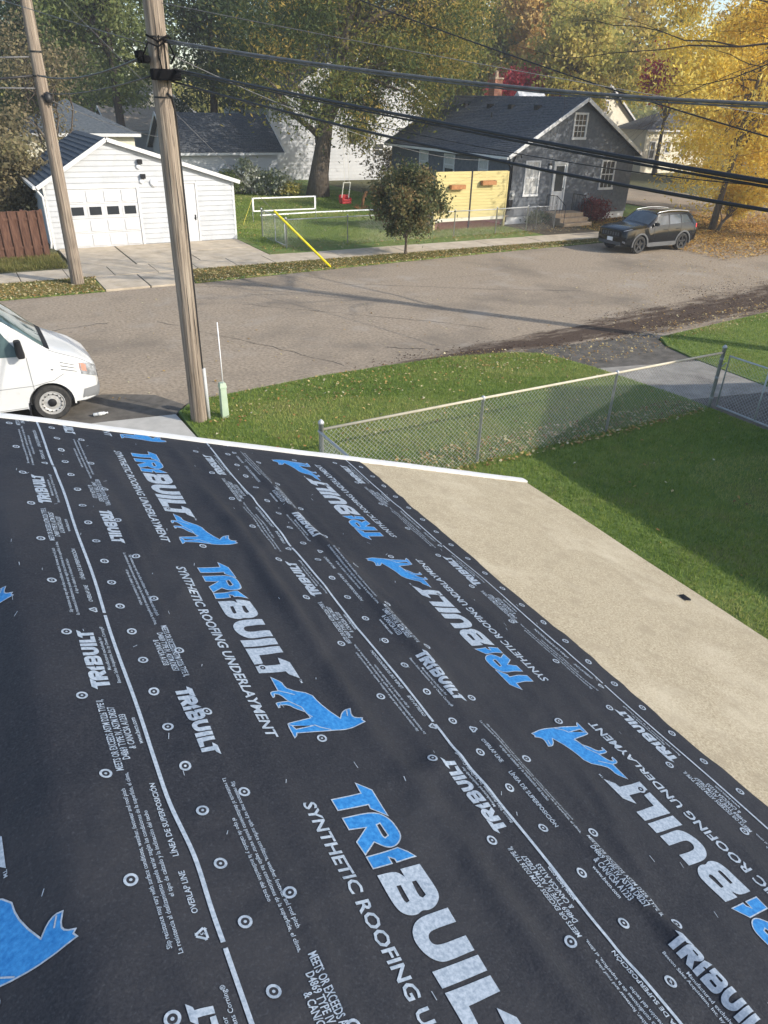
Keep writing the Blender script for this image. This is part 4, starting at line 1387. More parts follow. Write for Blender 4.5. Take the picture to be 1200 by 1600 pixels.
# ---------------------------------------------------------------- further houses
def far_house(name, label, cat, x0, x1, y0, y1, ze, zr, axis, wm, rm, wins=(), ov=.35, course=0.0):
    t = thing(name, label, cat, ((x0 + x1) / 2, (y0 + y1) / 2, 0))
    xm, ym = (x0 + x1) / 2, (y0 + y1) / 2
    b = MB()
    if axis == 'y':
        b.prism([(x0, -.05), (x1, -.05), (x1, ze), (xm, zr - .1), (x0, ze)], lambda a, c, q: (a, q, c), y0, y1)
    elif axis == 'x':
        b.prism([(y0, -.05), (y1, -.05), (y1, ze), (ym, zr - .1), (y0, ze)], lambda a, c, q: (q, a, c), x0, x1)
    else:
        b.box(x0, x1, y0, y1, -.05, ze)
    recalc(b.build('wall', wm, t))
    if axis == 'y':
        k = (zr - ze) / (xm - x0)
        for s in (-1, 1):
            xe = xm + s * (xm - x0 + ov)
            shingle_plane(t, (xe, y0 - ov, ze - k * ov + .06), (xe, y1 + ov, ze - k * ov + .06), (xm, y0 - ov, zr + .06), (xm, y1 + ov, zr + .06), 20, rm)
            recalc(bar((xe, y0 - ov - .02, ze - k * ov), (xm, y0 - ov - .02, zr), .04, .16, MB()).build('rake_trim', M['white_paint'], t))
    elif axis == 'x':
        k = (zr - ze) / (ym - y0)
        for s in (-1, 1):
            ye = ym + s * (ym - y0 + ov)
            shingle_plane(t, (x0 - ov, ye, ze - k * ov + .06), (x1 + ov, ye, ze - k * ov + .06), (x0 - ov, ym, zr + .06), (x1 + ov, ym, zr + .06), 18, rm)
            for xx in (x0 - ov - .02, x1 + ov + .02):
                recalc(bar((xx, ye, ze - k * ov), (xx, ym, zr), .04, .16, MB(), (0, 0, 1)).build('rake_trim', M['white_paint'], t))
        recalc(MB().box(x0 - ov, x1 + ov, y0 - ov - .06, y0 - ov - .01, ze - k * ov - .12, ze - k * ov + .03).build('gutter', M['white_paint'], t))
    else:
        h = min(x1 - x0, y1 - y0) / 2
        q = [(x0 - ov, y0 - ov, ze), (x1 + ov, y0 - ov, ze), (x1 + ov, y1 + ov, ze), (x0 - ov, y1 + ov, ze)]
        r0, r1 = (xm, y0 + h, zr), (xm, max(y0 + h + .3, y1 - h), zr)
        b = MB()
        b.add(q + [r0, r1], [(0, 1, 4), (1, 2, 5, 4), (2, 3, 5), (3, 0, 4, 5), (3, 2, 1, 0)])
        recalc(b.build('roof', rm, t))
        recalc(MB().box(x0 - ov, x1 + ov, y0 - ov - .05, y0 - ov - .01, ze - .14, ze + .03).build('gutter', M['white_paint'], t))
    if course:
        clapboard(t, frameP('S', y0), lambda z: x0, lambda z: x1, .1, ze - .02, course, [(w[0], w[1], w[2], w[3]) for w in wins], wm, step=.025)
    for w in wins:
        window(t, frameP('S', y0), *w, muntin=(1, 2), tw=.1)
    return t
far_house('house', 'low house with hipped blue grey roof behind the white garage', 'house', 4.4, 10.7, 50, 56, 3.5, 5.25, 'hip', M['cream_siding'], M['blue_shingle'], [(8.3, 9.3, 1.5, 2.8)])
far_house('garage', 'long white garage with dark roof behind the yard shrubs', 'garage', 13.3, 20.2, 50.6, 56.5, 2.65, 4.6, 'x', M['vinyl_white'], M['dark_shingle'], [], course=.22)
far_house('house', 'tall white house partly hidden by the big yard tree', 'house', 22.4, 37.5, 57.5, 68, 5.2, 9.6, 'y', M['vinyl_white'], M['dark_shingle'],
          [(26.0, 26.9, 2.6, 4.0), (31.4, 32.4, 1.7, 2.7), (29.0, 29.9, 2.5, 4.0), (33.6, 34.5, 2.4, 3.9)], course=.25)
far_house('house', 'small far house with tan shingle roof left of the main pole', 'house', 14.2, 21.0, 75, 82, 2.9, 4.6, 'x', M['vinyl_white'], M['tan_shingle'], [])
far_house('house', 'cream gabled house behind the grey house roof', 'house', 56.2, 65.6, 62, 72, 4.3, 7.7, 'y', M['cream_siding'], M['dark_shingle'], [(60.5, 61.3, 5.3, 6.4), (58, 59, 1.5, 2.9)])
far_house('house', 'cream house with dark porch roof right of the grey gable', 'house', 62.6, 72, 57.5, 61.8, 3.9, 5.6, 'hip', M['cream_siding'], M['dark_shingle'], [(63.4, 64.2, 1.3, 2.9), (65.6, 66.4, 1.8, 2.9), (68, 69, 1.4, 2.9)])
far_house('house', 'white house glimpsed through the yellow tree', 'house', 78, 88, 50, 58, 5.0, 8.0, 'x', M['vinyl_white'], M['dark_shingle'], [(80, 81, 1.5, 3)])
far_house('house', 'pale distant house between the conifers beyond the tan roof', 'house', 20, 28, 95, 103, 3.8, 6.6, 'y', M['cream_siding'], M['tan_shingle'], [(22, 23, 1.5, 3)])
# next-door house right of the frame: its shadow lies on the near lawn
far_house('house', 'neighbouring gabled house just right of the view', 'house', 11.77, 20.7, -12, 4.15, 2.85, 4.45, 'y', M['vinyl_white'], M['dark_shingle'], [])

# ---------------------------------------------------------------- brown shadow-box fence at the far left
bf = thing('wooden_fence', 'brown stained board fence left of the white garage', 'fence', (0, 31.2, 0))
x = -6.0
k = 0
while x < 2.85:
    y = 31.1 if k % 2 else 31.16
    z1 = 1.72 + .01 * math.sin(k * 2.3)
    b = MB()
    b.hexa([(x, y - .012, .04), (x + .185, y - .012, .04), (x + .185, y + .012, .04), (x, y + .012, .04), (x + .004, y - .012, z1), (x + .181, y - .012, z1), (x + .181, y + .012, z1), (x + .004, y + .012, z1)])
    b.build('board', M['brown_fence'], bf)
    x += .165
    k += 1
for z in (.4, 1.4):
    recalc(MB().box(-6, 2.9, 31.115, 31.145, z, z + .09).build('rail', M['brown_fence'], bf))
for x in (-5, -2.6, -.2, 2.2, 2.86):
    recalc(MB().box(x, x + .09, 31.18, 31.27, 0, 1.75).build('post', M['brown_fence'], bf))

# ================================================================ FENCES, POLES, CABLES
def chain_panel(name, p0, p1, z0, z1, parent, m, cell=0.062, r=0.0022):
    p0, p1 = Vector(p0), Vector(p1)
    d = p1 - p0
    L = d.length
    d.normalize()
    nrm = Vector((-d.y, d.x, 0))
    b = MB()
    H = z1 - z0
    def P(a, z, s):
        a = min(max(a, 0), L)
        return p0 + d * a + Vector((0, 0, z)) + nrm * s
    k = -H
    while k < L:
        for s in (1, -1):
            a0, a1 = (k, k + H) if s > 0 else (k + H, k)
            # clip diagonal to the panel
            t0, t1 = 0.0, 1.0
            if a1 != a0:
                for lim, sg in ((0, 1), (L, -1)):
                    ta = (lim - a0) / (a1 - a0)
                    if (a1 - a0) * sg > 0: t0 = max(t0, ta)
                    else: t1 = min(t1, ta)
            if t1 - t0 > .02:
                A = P(a0 + (a1 - a0) * t0, z0 + H * t0, r * s)
                B = P(a0 + (a1 - a0) * t1, z0 + H * t1, r * s)
                t = (B - A).normalized()
                u = t.cross(nrm) * r
                n2 = nrm * r
                b.add([A - u - n2, A + u - n2, A + n2, B - u - n2, B + u - n2, B + n2], [(0, 1, 4, 3), (1, 2, 5, 4), (2, 0, 3, 5)])
        k += cell
    # knuckled barbs along the top
    k = 0
    while k < L:
        A = P(k, z1 - .01, 0)
        b.add([A - d * r, A + d * r, A + Vector((0, 0, .045))], [(0, 1, 2)])
        k += cell
    o = b.build(name, m, parent)
    o['kind'] = 'stuff'
    return o

def cap_post(mb, x, y, z, r, seg=10):
    mb.lathe([(r, 0), (r, z), (r * 1.25, z), (r * 1.25, z + .03), (r * .6, z + .06), (r * .1, z + .075)], (x, y, 0), 'z', seg)

fn = thing('chain_link_fence', 'galvanized chain link fence with tan top rail across the near lawn', 'fence', (8.6, 9.0, 0))
FY = 9.0
for x in (7.1, 10.2):
    mb = MB()
    mb.lathe([(.026, 0), (.026, 1.21), (.034, 1.21), (.034, 1.27), (.01, 1.29)], (x, FY, 0), 'z', 10)
    mb.build('post', M['galv'], fn, True)
for x in (4.1, 13.2):
    mb = MB()
    cap_post(mb, x, FY, 1.33, .038)
    mb.build('post', M['galv'], fn, True)
MB().tube([(4.1, FY, 1.235), (7.1, FY, 1.245), (10.2, FY, 1.24), (13.2, FY, 1.24)], .024, 8).build('top_rail', M['rail_tan'], fn, True)
chain_panel('chain_mesh', (4.1, FY - .03, .05), (13.2, FY - .03, .05), 0.0, 1.17, fn, M['galv'], cell=.082, r=.0017)
chain_panel('chain_mesh', (4.06, 4.6, .05), (4.06, FY - .04, .05), 0.0, 1.13, fn, M['galv'], cell=.082, r=.0017)
MB().tube([(4.06, 4.6, 1.2), (4.06, FY, 1.22)], .02, 8).build('top_rail', M['galv'], fn, True)
for z in (.25, .7, 1.1):
    MB().lathe([(.045, 0), (.045, .025), (.02, .025)], (13.2, FY, z), 'z', 10).build('clamp', M['galv'], fn)
gt = thing('fence_gate', 'galvanized tube gate beside the corner post of the near fence', 'gate', (13.25, 8.0, 0))
mb = MB()
mb.tube([(13.24, 8.86, .12), (13.24, 8.86, 1.2), (13.24, 6.2, 1.2), (13.24, 6.2, .12), (13.24, 8.86, .12)], .02, 8)
mb.build('gate_frame', M['galv'], gt, True)
MB().tube([(13.24, 7.95, .12), (13.24, 7.95, 1.2)], .017, 8).build('brace', M['galv'], gt, True)
chain_panel('chain_mesh', (13.27, 6.2, .1), (13.27, 8.86, .1), 0, 1.1, gt, M['galv'], cell=.082, r=.0017)
mb = MB()
mb.tube([(13.24, 8.9, 1.05), (13.2, 8.96, .95)], .012, 6)
mb.build('latch', M['galv'], gt)

ff = thing('chain_link_fence', 'low chain link fence round the yard beside the white garage', 'fence', (18, 29.7, 0))
FX = [(10.99, 34.4), (12.2, 32.8), (12.1, 29.7), (15.0, 29.72), (18.0, 29.74), (20.7, 29.76), (23.2, 29.8), (25.3, 30.0)]
for (x, y) in FX:
    mb = MB()
    cap_post(mb, x, y, 1.22, .034 if x < 13 else .026, 8)
    mb.build('post', M['galv'], ff, True)
for a, c in zip(FX[1:-1], FX[2:]):
    MB().tube([(a[0], a[1], 1.19), (c[0], c[1], 1.19)], .021, 6).build('top_rail', M['galv'], ff, True)
    chain_panel('chain_mesh', (a[0], a[1] - .02, .06), (c[0], c[1] - .02, .06), 0, 1.1, ff, M['galv'], cell=.12, r=.0018)
fg = thing('fence_gate', 'small chain link gate between garage corner and yard fence', 'gate', (12.1, 31, 0))
mb = MB()
mb.tube([(12.16, 30.0, .12), (12.16, 30.0, 1.15), (12.2, 31.2, 1.15), (12.2, 31.2, .12), (12.16, 30.0, .12)], .02, 6)
mb.build('gate_frame', M['galv'], fg, True)
ff2 = thing('chain_link_fence', 'chain link fence stretch in front of the yellow screen and house corner', 'fence', (27, 30.0, 0))
for (x, y) in ((26.0, 30.1), (27.4, 30.3)):
    mb = MB()
    cap_post(mb, x, y, 1.15, .026, 8)
    mb.build('post', M['galv'], ff2, True)
MB().tube([(25.3, 30.05, 1.17), (27.4, 30.3, 1.13)], .021, 6).build('top_rail', M['galv'], ff2, True)
chain_panel('chain_mesh', (25.36, 30.03, .06), (27.4, 30.28, .06), 0, 1.08, ff2, M['galv'], cell=.12, r=.0018)

# ---- utility poles
def pole(name, label, x, y, r0, r1, h, lean=(0, 0)):
    t = thing(name, label, 'utility pole', (x, y, 0))
    n = 24
    seg = 20
    rr = random.Random(int(x * 10))
    V, F = [], []
    for i in range(n + 1):
        k = i / n
        for j in range(seg):
            a = 2 * math.pi * j / seg
            r = (r0 + (r1 - r0) * k) * (1 + .018 * math.sin(3 * a + 1) + .01 * math.sin(9 * a + 4 * k))
            if i == 0: r *= 1.03
            V.append((x + lean[0] * k * h + r * math.cos(a), y + lean[1] * k * h + r * math.sin(a), -.1 + (h + .1) * k))
    for i in range(n):
        for j in range(seg):
            j2 = (j + 1) % seg
            F.append((i * seg + j, i * seg + j2, (i + 1) * seg + j2, (i + 1) * seg + j))
    F.append(tuple(range(n * seg, (n + 1) * seg)))
    mesh_obj('pole_shaft', V, F, M['pole_wood'], t, True)
    return t
mp_ = pole('utility_pole', 'weathered wooden utility pole on the near lawn with black cable box', 3.31, 12.98, .152, .142, 11.0)
PX, PY = 3.31, 12.98
# cable splice box, straps, riser and guard
b = MB()
b.box(PX - .2, PX + .24, PY - .30, PY - .14, 5.72, 5.87)
bevel(recalc(b.build('splice_box', M['matte_black'], mp_)), .02, 2)
mb = MB()
mb.tube([(PX - .26, PY - .10, 5.95), (PX - .28, PY - .22, 6.05), (PX - .2, PY - .24, 6.2), (PX - .05, PY - .2, 6.15), (PX + .1, PY - .2, 6.25), (PX + .22, PY - .08, 6.05), (PX + .2, PY + .1, 5.95)], .014, 6)
mb.tube([(PX - .2, PY - .15, 6.3), (PX - .05, PY - .21, 6.22), (PX + .12, PY - .17, 6.3), (PX + .2, PY - .02, 6.28)], .016, 6)
mb.tube([(PX - .02, PY - .19, 6.3), (PX - .06, PY - .22, 6.05), (PX - .02, PY - .2, 5.85)], .010, 6)
mb.tube([(PX + .05, PY - .18, 6.28), (PX + .04, PY - .24, 5.95), (PX + .05, PY - .19, 5.8)], .008, 6)
mb.build('jumper_wires', M['matte_black'], mp_, True)
mb = MB()
mb.tube([(PX + .02, PY - .17, 5.55), (PX + .10, PY - .14, 5.5), (PX + .155, PY - .05, 5.25), (PX + .16, PY - .02, 4.9), (PX + .168, PY - .0, 1.2), (PX + .172, PY + .0, .95)], .016, 8)
mb.build('riser_cable', M['cable'], mp_, True)
MB().tube([(PX + .185, PY - .02, -.02), (PX + .186, PY - .0, 1.06)], .038, 10).build('riser_guard', M['pvc_grey'], mp_, True)
for z in (6.27, 5.48):
    MB().lathe([(.146, 0), (.153, 0), (.153, .025), (.146, .025)], (PX, PY, z), 'z', 18).build('strap', M['black_metal'] if z > 5 else M['galv'], mp_)
mb = MB()
for (x, z, s) in ((PX - .24, 5.98, .08), (PX - .30, 6.04, .05)):
    mb.box(x - s, x + s, PY - .1, PY + .08, z - .04, z + .06)
bevel(recalc(mb.build('bracket', M['matte_black'], mp_)), .015, 1)
mb = MB()
for k in range(16):   # long drying checks in the wood
    a = -2.5 + .21 * k
    z0 = .3 + .36 * ((k * 37) % 16)
    r = .1465
    mb.tube([(PX + r * math.cos(a), PY + r * math.sin(a), z0), (PX + r * 1.004 * math.cos(a + .03), PY + r * 1.004 * math.sin(a + .03), z0 + .5), (PX + r * .99 * math.cos(a), PY + r * .99 * math.sin(a), z0 + 1.05)], [.003, .010, .003], 5)
mb.build('drying_check', M['crack'], mp_)

p2 = pole('utility_pole', 'thinner wooden utility pole on the far verge left of the garage door', 3.12, 26.02, .205, .135, 11.5)
mb = MB()
mb.lathe([(.0, 0), (.10, .02), (.12, .12), (.09, .26), (.0, .3)], (3.22, 25.84, 5.25), 'z', 12)
mb.tube([(3.1, 25.9, 5.4), (3.3, 25.78, 5.5), (3.25, 25.8, 5.2), (3.05, 25.85, 5.45)], .03, 6)
mb.build('cable_coil', M['cable'], p2, True)
for z in (5.9, 6.5):
    MB().lathe([(.16, 0), (.172, 0), (.172, .05), (.16, .05)], (3.12, 26.02, z), 'z', 14).build('strap', M['black_metal'], p2)

pd = thing('cable_pedestal', 'pale green telecom pedestal with tall marker rod beside the pole', 'pedestal', (3.80, 12.9, 0))
b = MB()
b.hexa([(3.735, 12.835, 0), (3.875, 12.835, 0), (3.875, 12.975, 0), (3.735, 12.975, 0), (3.745, 12.845, .72), (3.865, 12.845, .72), (3.865, 12.965, .72), (3.745, 12.965, .72)])
bevel(recalc(b.build('cabinet', M['pedestal_green'], pd)), .012, 2)
b = MB()
b.hexa([(3.73, 12.83, .66), (3.88, 12.83, .66), (3.88, 12.98, .66), (3.73, 12.98, .66), (3.75, 12.85, .76), (3.86, 12.85, .76), (3.86, 12.96, .76), (3.75, 12.96, .76)])
bevel(recalc(b.build('cap', M['pedestal_green'], pd)), .01, 2)
MB().tube([(3.81, 12.86, .7), (3.815, 12.9, 1.92)], .011, 8).build('marker_rod', M['white_plastic'], pd, True)

# ---- cables: each its own thing
def sag(p0, p1, s, n=18):
    p0, p1 = Vector(p0), Vector(p1)
    return [p0.lerp(p1, k / n) - Vector((0, 0, s * 4 * (k / n) * (1 - k / n))) for k in range(n + 1)]
def cable(label, pts, r, m='cable', wrap=0, name='overhead_cable'):
    t = MB()
    t.tube(pts, r, 8)
    if wrap:
        # second conductor lashed underneath
        t.tube([Vector(p) + Vector((0.004, 0, -wrap)) for p in pts], r * .62, 6)
    o = t.build(name, M[m], None, True)
    return tag(o, label, 'cable', 'cables strung from the near pole')
def through(pts, n=10):
    """smooth polyline through a few points (quadratic fit in parameter)"""
    P = np.array(pts, float)
    t = np.linspace(0, 1, len(P))
    d = min(len(P) - 1, 2)
    c = [np.polyfit(t, P[:, k], d) for k in range(3)]
    T = np.linspace(0, 1.2, n * 3)
    return [Vector((np.polyval(c[0], a), np.polyval(c[1], a), np.polyval(c[2], a))) for a in T]
cable('upper grey aerial cable crossing the view from the near pole', through([(3.36, 12.88, 6.25), (5.2, 8.15, 5.77), (6.84, 4.89, 5.59)]), .0165, 'cable_grey', .028)
cable('thick black lashed cable bundle sweeping down to the right edge', through([(3.45, 12.84, 5.88), (4.10, 8.3, 5.49), (4.48, 5.65, 5.28), (4.75, 3.25, 5.115)]), .016, 'cable', .03)
cable('lower black drop cable ending below the bundle at the right edge', through([(3.45, 12.84, 5.72), (4.25, 9.4, 5.28), (4.93, 6.17, 5.05), (5.31, 3.57, 4.875)]), .0145, 'cable')
cable('thin black wire just under the thick bundle', through([(3.45, 12.86, 5.78), (4.5, 8.7, 5.32), (5.3, 6.65, 5.08), (5.86, 4.0, 4.99)]), .0045, 'cable')
cable('thin dark wire slanting from the top edge across the yellow tree', through([(9.6, 25.4, 9.2), (11.4, 21.72, 8.01), (13.35, 17.71, 6.69), (14.98, 14.18, 5.82), (15.38, 10.8, 5.09)]), .016, 'cable')
cable('thin grey wire above the upper cable against the trees', through([(3.36, 13.1, 6.75), (5.0, 11.3, 6.35), (9.2, 9.6, 5.85), (12.6, 8.5, 5.45)]), .0055, 'cable_grey')
cable('thin service wire dropping from the pole towards the grey house', sag((3.42, 13.05, 6.1), (26.15, 32.0, 3.42), .75, 24), .008, 'cable_grey')
cable('black cable sagging from the near pole to the far pole', sag((3.15, 13.15, 6.05), (3.05, 25.85, 5.95), .18), .017, 'cable')
cable('lower cable sagging between the two poles', sag((3.2, 13.15, 5.78), (3.15, 25.85, 5.5), .1), .011, 'cable')
cable('black cable leaving the far pole to the left edge', sag((3.05, 26.0, 5.95), (-12, 27.5, 5.9), .5), .03, 'cable')
cable('grey insulated wire left of the far pole', sag((3.05, 26.0, 6.4), (-12, 28.5, 6.8), .35), .022, 'cable_grey')
cable('grey wire ending in a white clamp left of the far pole', sag((3.05, 26.0, 5.62), (-12, 26.5, 5.7), .1), .022, 'cable_grey')
cable('thin wire rising from the near pole towards the top left', sag((3.2, 13.2, 6.2), (-3, 33, 10.2), .2), .006, 'cable_grey')
cable('thin wire from the far pole passing behind the near pole', sag((3.12, 26.02, 5.4), (14, 51, 3.2), .3), .012, 'cable_grey')

# guy wire with yellow guard
gw = thing('guy_wire', 'steel guy wire with yellow plastic guard anchored in the far verge', 'guy wire', (11.9, 25.5, 0))
top, bot = Vector((3.16, 26.0, 8.65)), Vector((12.15, 25.45, .02))
MB().tube([top, bot], .008, 6).build('strand', M['cable_grey'], gw, True)
d = (top - bot).normalized()
MB().tube([bot + d * .05, bot + d * 3.0], .042, 8).build('guard', M['yellow_plastic'], gw, True)

# ---- things in the yard across the street
nt = thing('badminton_net', 'white edged net stretched across the fenced yard', 'net', (15.0, 37, 0))
mb = MB()
NX0, NX1, NZ0, NZ1, NY = 13.35, 16.75, .60, 1.2, 37.0
for z in (NZ0, NZ1): recalc(MB().box(NX0, NX1, NY - .012, NY + .012, z - .03, z + .03).build('edge_tape', M['white_plastic'], nt))
for x in (NX0, NX1): recalc(MB().box(x - .03, x + .03, NY - .011, NY + .011, NZ0, NZ1).build('edge_tape', M['white_plastic'], nt))
for x in (NX0 - .05, NX1 + .05):
    MB().tube([(x, NY, 0), (x, NY, 1.24)], .016, 8).build('net_pole', M['galv'], nt, True)
MB().tube([(NX0 - .05, NY, 1.15), (NX0 - .75, NY - .4, .02)], .008, 6).build('stay_rope', M['yellow_plastic'], nt)
mb = MB()
k = NX0
while k < NX1:
    mb.box(k - .002, k + .002, NY - .002, NY + .002, NZ0, NZ1)
    k += .06
z = NZ0
while z < NZ1:
    mb.box(NX0, NX1, NY - .002, NY + .002, z - .002, z + .002)
    z += .06
o = mb.build('netting', M['black_plastic'], nt)
o['kind'] = 'stuff'

sw = thing('toddler_swing', 'red toddler swing hanging on ropes from the big yard tree', 'swing', (20.4, 40.6, .3))
mb = MB()
for s in (-.16, .16):
    mb.tube([(20.45 + s * .6, 40.9, 4.4), (20.45 + s, 40.6, 1.45)], .009, 6)
mb.build('rope', M['cream_siding'], sw)
MB().tube([(20.2, 40.6, 1.45), (20.7, 40.6, 1.45)], .03, 6).build('spreader', M['cream_siding'], sw)
mb = MB()
for s in (-.22, .22):
    mb.tube([(20.45 + s, 40.6, 1.45), (20.25 + s, 40.45, .62)], .03, 6)
mb.build('strap', M['cream_siding'], sw)
b = MB()
b.box(19.95, 20.55, 40.2, 40.65, .36, .48)
b.box(19.95, 20.55, 40.62, 40.70, .48, .82)
b.box(19.95, 20.02, 40.2, 40.62, .48, .68)
b.box(20.48, 20.55, 40.2, 40.62, .48, .68)
b.box(20.02, 20.48, 40.18, 40.24, .48, .62)
bevel(recalc(b.build('seat', M['red_paint'], sw)), .03, 2)
rh = thing('rocking_horse', 'small wooden rocking toy beside the red swing', 'toy', (21.1, 40.3, 0))
b = MB()
b.prism([(20.85, .25), (21.3, .25), (21.3, .55), (21.5, .98), (21.62, 1.0), (21.6, .8), (21.45, .7), (21.38, .25)], lambda a, c, t: (a, t, c), 40.2, 40.36)
recalc(b.build('body', M['planter_wood'], rh))
for y in (40.15, 40.36):
    MB().tube([(20.75, y, .2), (20.95, y, .09), (21.2, y, .07), (21.45, y, .1), (21.62, y, .22)], .03, 6).build('rocker', M['planter_wood'], rh)
    MB().tube([(20.95, y, .1), (20.95, y, .3)], .025, 6).build('leg', M['planter_wood'], rh)
    MB().tube([(21.3, y, .1), (21.28, y, .3)], .025, 6).build('leg', M['planter_wood'], rh)
MB().tube([(14.5, 39.2, .07), (18, 39.5, .07), (22.8, 39.3, .09)], .05, 8).build('garden_pipe', M['white_plastic'])
tag(bpy.data.objects['garden_pipe'], 'white plastic pipe lying on the yard grass', 'pipe')
sg = thing('yard_sign', 'small red yard sign on wire legs beyond the dark car', 'sign', (33.0, 27.4, 0))
recalc(MB().box(32.75, 33.3, 27.39, 27.41, .55, .98).build('sign_board', M['red_paint'], sg))
recalc(MB().box(32.83, 33.22, 27.385, 27.389, .74, .82).build('sign_lettering', M['white_plastic'], sg))
for x in (32.85, 33.2): MB().tube([(x, 27.4, 0), (x, 27.4, .56)], .008, 5).build('leg', M['galv'], sg)

bt = thing('plastic_bottle', 'empty clear plastic bottle lying in front of the white van', 'bottle', (1.66, 14.12, .04))
MB().lathe([(.0, -.13), (.034, -.125), (.036, .03), (.030, .05), (.036, .07), (.014, .12), (.014, .13), (.0, .13)], (1.66, 14.12, .046), 'x', 14).build('bottle_body', mat('pet', (.62, .64, .64), rough=.15), bt, True)
MB().lathe([(.0, .128), (.017, .128), (.017, .152), (.0, .154)], (1.66, 14.12, .046), 'x', 10).build('bottle_cap', M['white_plastic'], bt, True)
MB().lathe([(.0368, -.05), (.0372, -.05), (.0372, .02), (.0368, .02)], (1.66, 14.12, .046), 'x', 14).build('bottle_label', M['pvc_grey'], bt, True)

# ================================================================ VEHICLES
def crom(p0, p1, p2, p3, t):
    return 0.5 * ((2 * p1) + (-p0 + p2) * t + (2 * p0 - 5 * p1 + 4 * p2 - p3) * t * t + (-p0 + 3 * p1 - 3 * p2 + p3) * t ** 3)

class Loft:
    """body from stations along the length; rings run from the sill to the roof centre line"""
    def __init__(self, st, T):
        self.T = T
        self.S = []
        for (x, zb, ys, ym, yb, zbelt, yw, zw, yr, zr, zc) in st:
            zm = zb + (zbelt - zb) * .5
            self.S.append(np.array([(x, 0, zb), (x, ys * .82, zb), (x, ys, zb + .07), (x, ym, zm), (x, yb, zbelt), (x, yw, zw), (x, (yw + yr) / 2 + .025, zw + (zr - zw) * .66), (x, yr, zr), (x, yr * .5, zr + (zc - zr) * .8), (x, 0, zc)]))
        self.S = np.array(self.S)
        self.n = len(st)
        self.R = self.S.shape[1]
    def ring(self, s):
        s = min(max(s, 0), self.n - 1)
        i = min(int(s), self.n - 2)
        t = s - i
        P = self.S
        a, b, c, d = P[max(i - 1, 0)], P[i], P[i + 1], P[min(i + 2, self.n - 1)]
        q = crom(a, b, c, d, t)
        lin_ = b * (1 - t) + c * t
        return 0.45 * q + .55 * lin_
    def pt(self, s, r, side=1):
        q = self.ring(s)
        i = min(int(r), self.R - 2)
        t = r - i
        p = q[i] * (1 - t) + q[i + 1] * t
        return np.array([p[0], p[1] * side, p[2]])
    def nrm(self, s, r, side=1):
        e = .05
        a = self.pt(s + e, r, side) - self.pt(s - e, r, side)
        b = self.pt(s, min(r + e, self.R - 1.0001), side) - self.pt(s, max(r - e, 0), side)
        n = np.cross(a, b)
        l = np.linalg.norm(n)
        n = n / l if l > 1e-9 else np.array([0, 0, 1.])
        c = np.array([self.pt(s, r, side)[0], 0, .9])
        return n if n @ (self.pt(s, r, side) - c) > 0 else -n
    def w(self, p): return self.T(*p)
    def body(self, name, m, parent, sub=4):
        ss = np.linspace(0, self.n - 1, (self.n - 1) * sub + 1)
        V, F = [], []
        cols = [(1, r) for r in range(self.R)] + [(-1, r) for r in range(self.R - 2, 0, -1)]
        nc = len(cols)
        for s in ss:
            q = self.ring(s)
            for sd_, r in cols:
                p = q[r]
                V.append(self.w((p[0], p[1] * sd_, p[2])))
        for i in range(len(ss) - 1):
            for j in range(nc):
                j2 = (j + 1) % nc
                F.append((i * nc + j, i * nc + j2, (i + 1) * nc + j2, (i + 1) * nc + j))
        F.append(tuple(range(nc)))
        F.append(tuple(range((len(ss) - 1) * nc, len(ss) * nc))[::-1])
        return autosmooth(mesh_obj(name, V, F, m, parent), 38)
    def panel(self, name, m, parent, s0, s1, r0, r1, sides=(1,), off=.006, ns=8, nr=4, fn=None):
        V, F = [], []
        for sd_ in sides:
            b = len(V)
            for i in range(ns + 1):
                for j in range(nr + 1):
                    a, c = i / ns, j / nr
                    s, r = s0 + (s1 - s0) * a, r0 + (r1 - r0) * c
                    if fn: s, r = fn(a, c)
                    p = self.pt(s, r, sd_) + self.nrm(s, r, sd_) * off
                    V.append(self.w(p))
            for i in range(ns):
                for j in range(nr):
                    k = b + i * (nr + 1) + j
                    F.append((k, k + 1, k + nr + 2, k + nr + 1))
        return mesh_obj(name, V, F, m, parent, smooth=True)
    def seam(self, pts, side=1, r=.005, off=.003):
        return [self.w(self.pt(s, q, side) + self.nrm(s, q, side) * off) for s, q in pts]

def bool_cut(o, cyls):
    for c in cyls:
        md = o.modifiers.new('cut', 'BOOLEAN')
        md.operation = 'DIFFERENCE'
        md.solver = 'EXACT'
        md.object = c
    dg = bpy.context.evaluated_depsgraph_get()
    me = bpy.data.meshes.new_from_object(o.evaluated_get(dg))
    o.modifiers.clear()
    old = o.data
    o.data = me
    bpy.data.meshes.remove(old)
    for c in cyls:
        bpy.data.objects.remove(c)

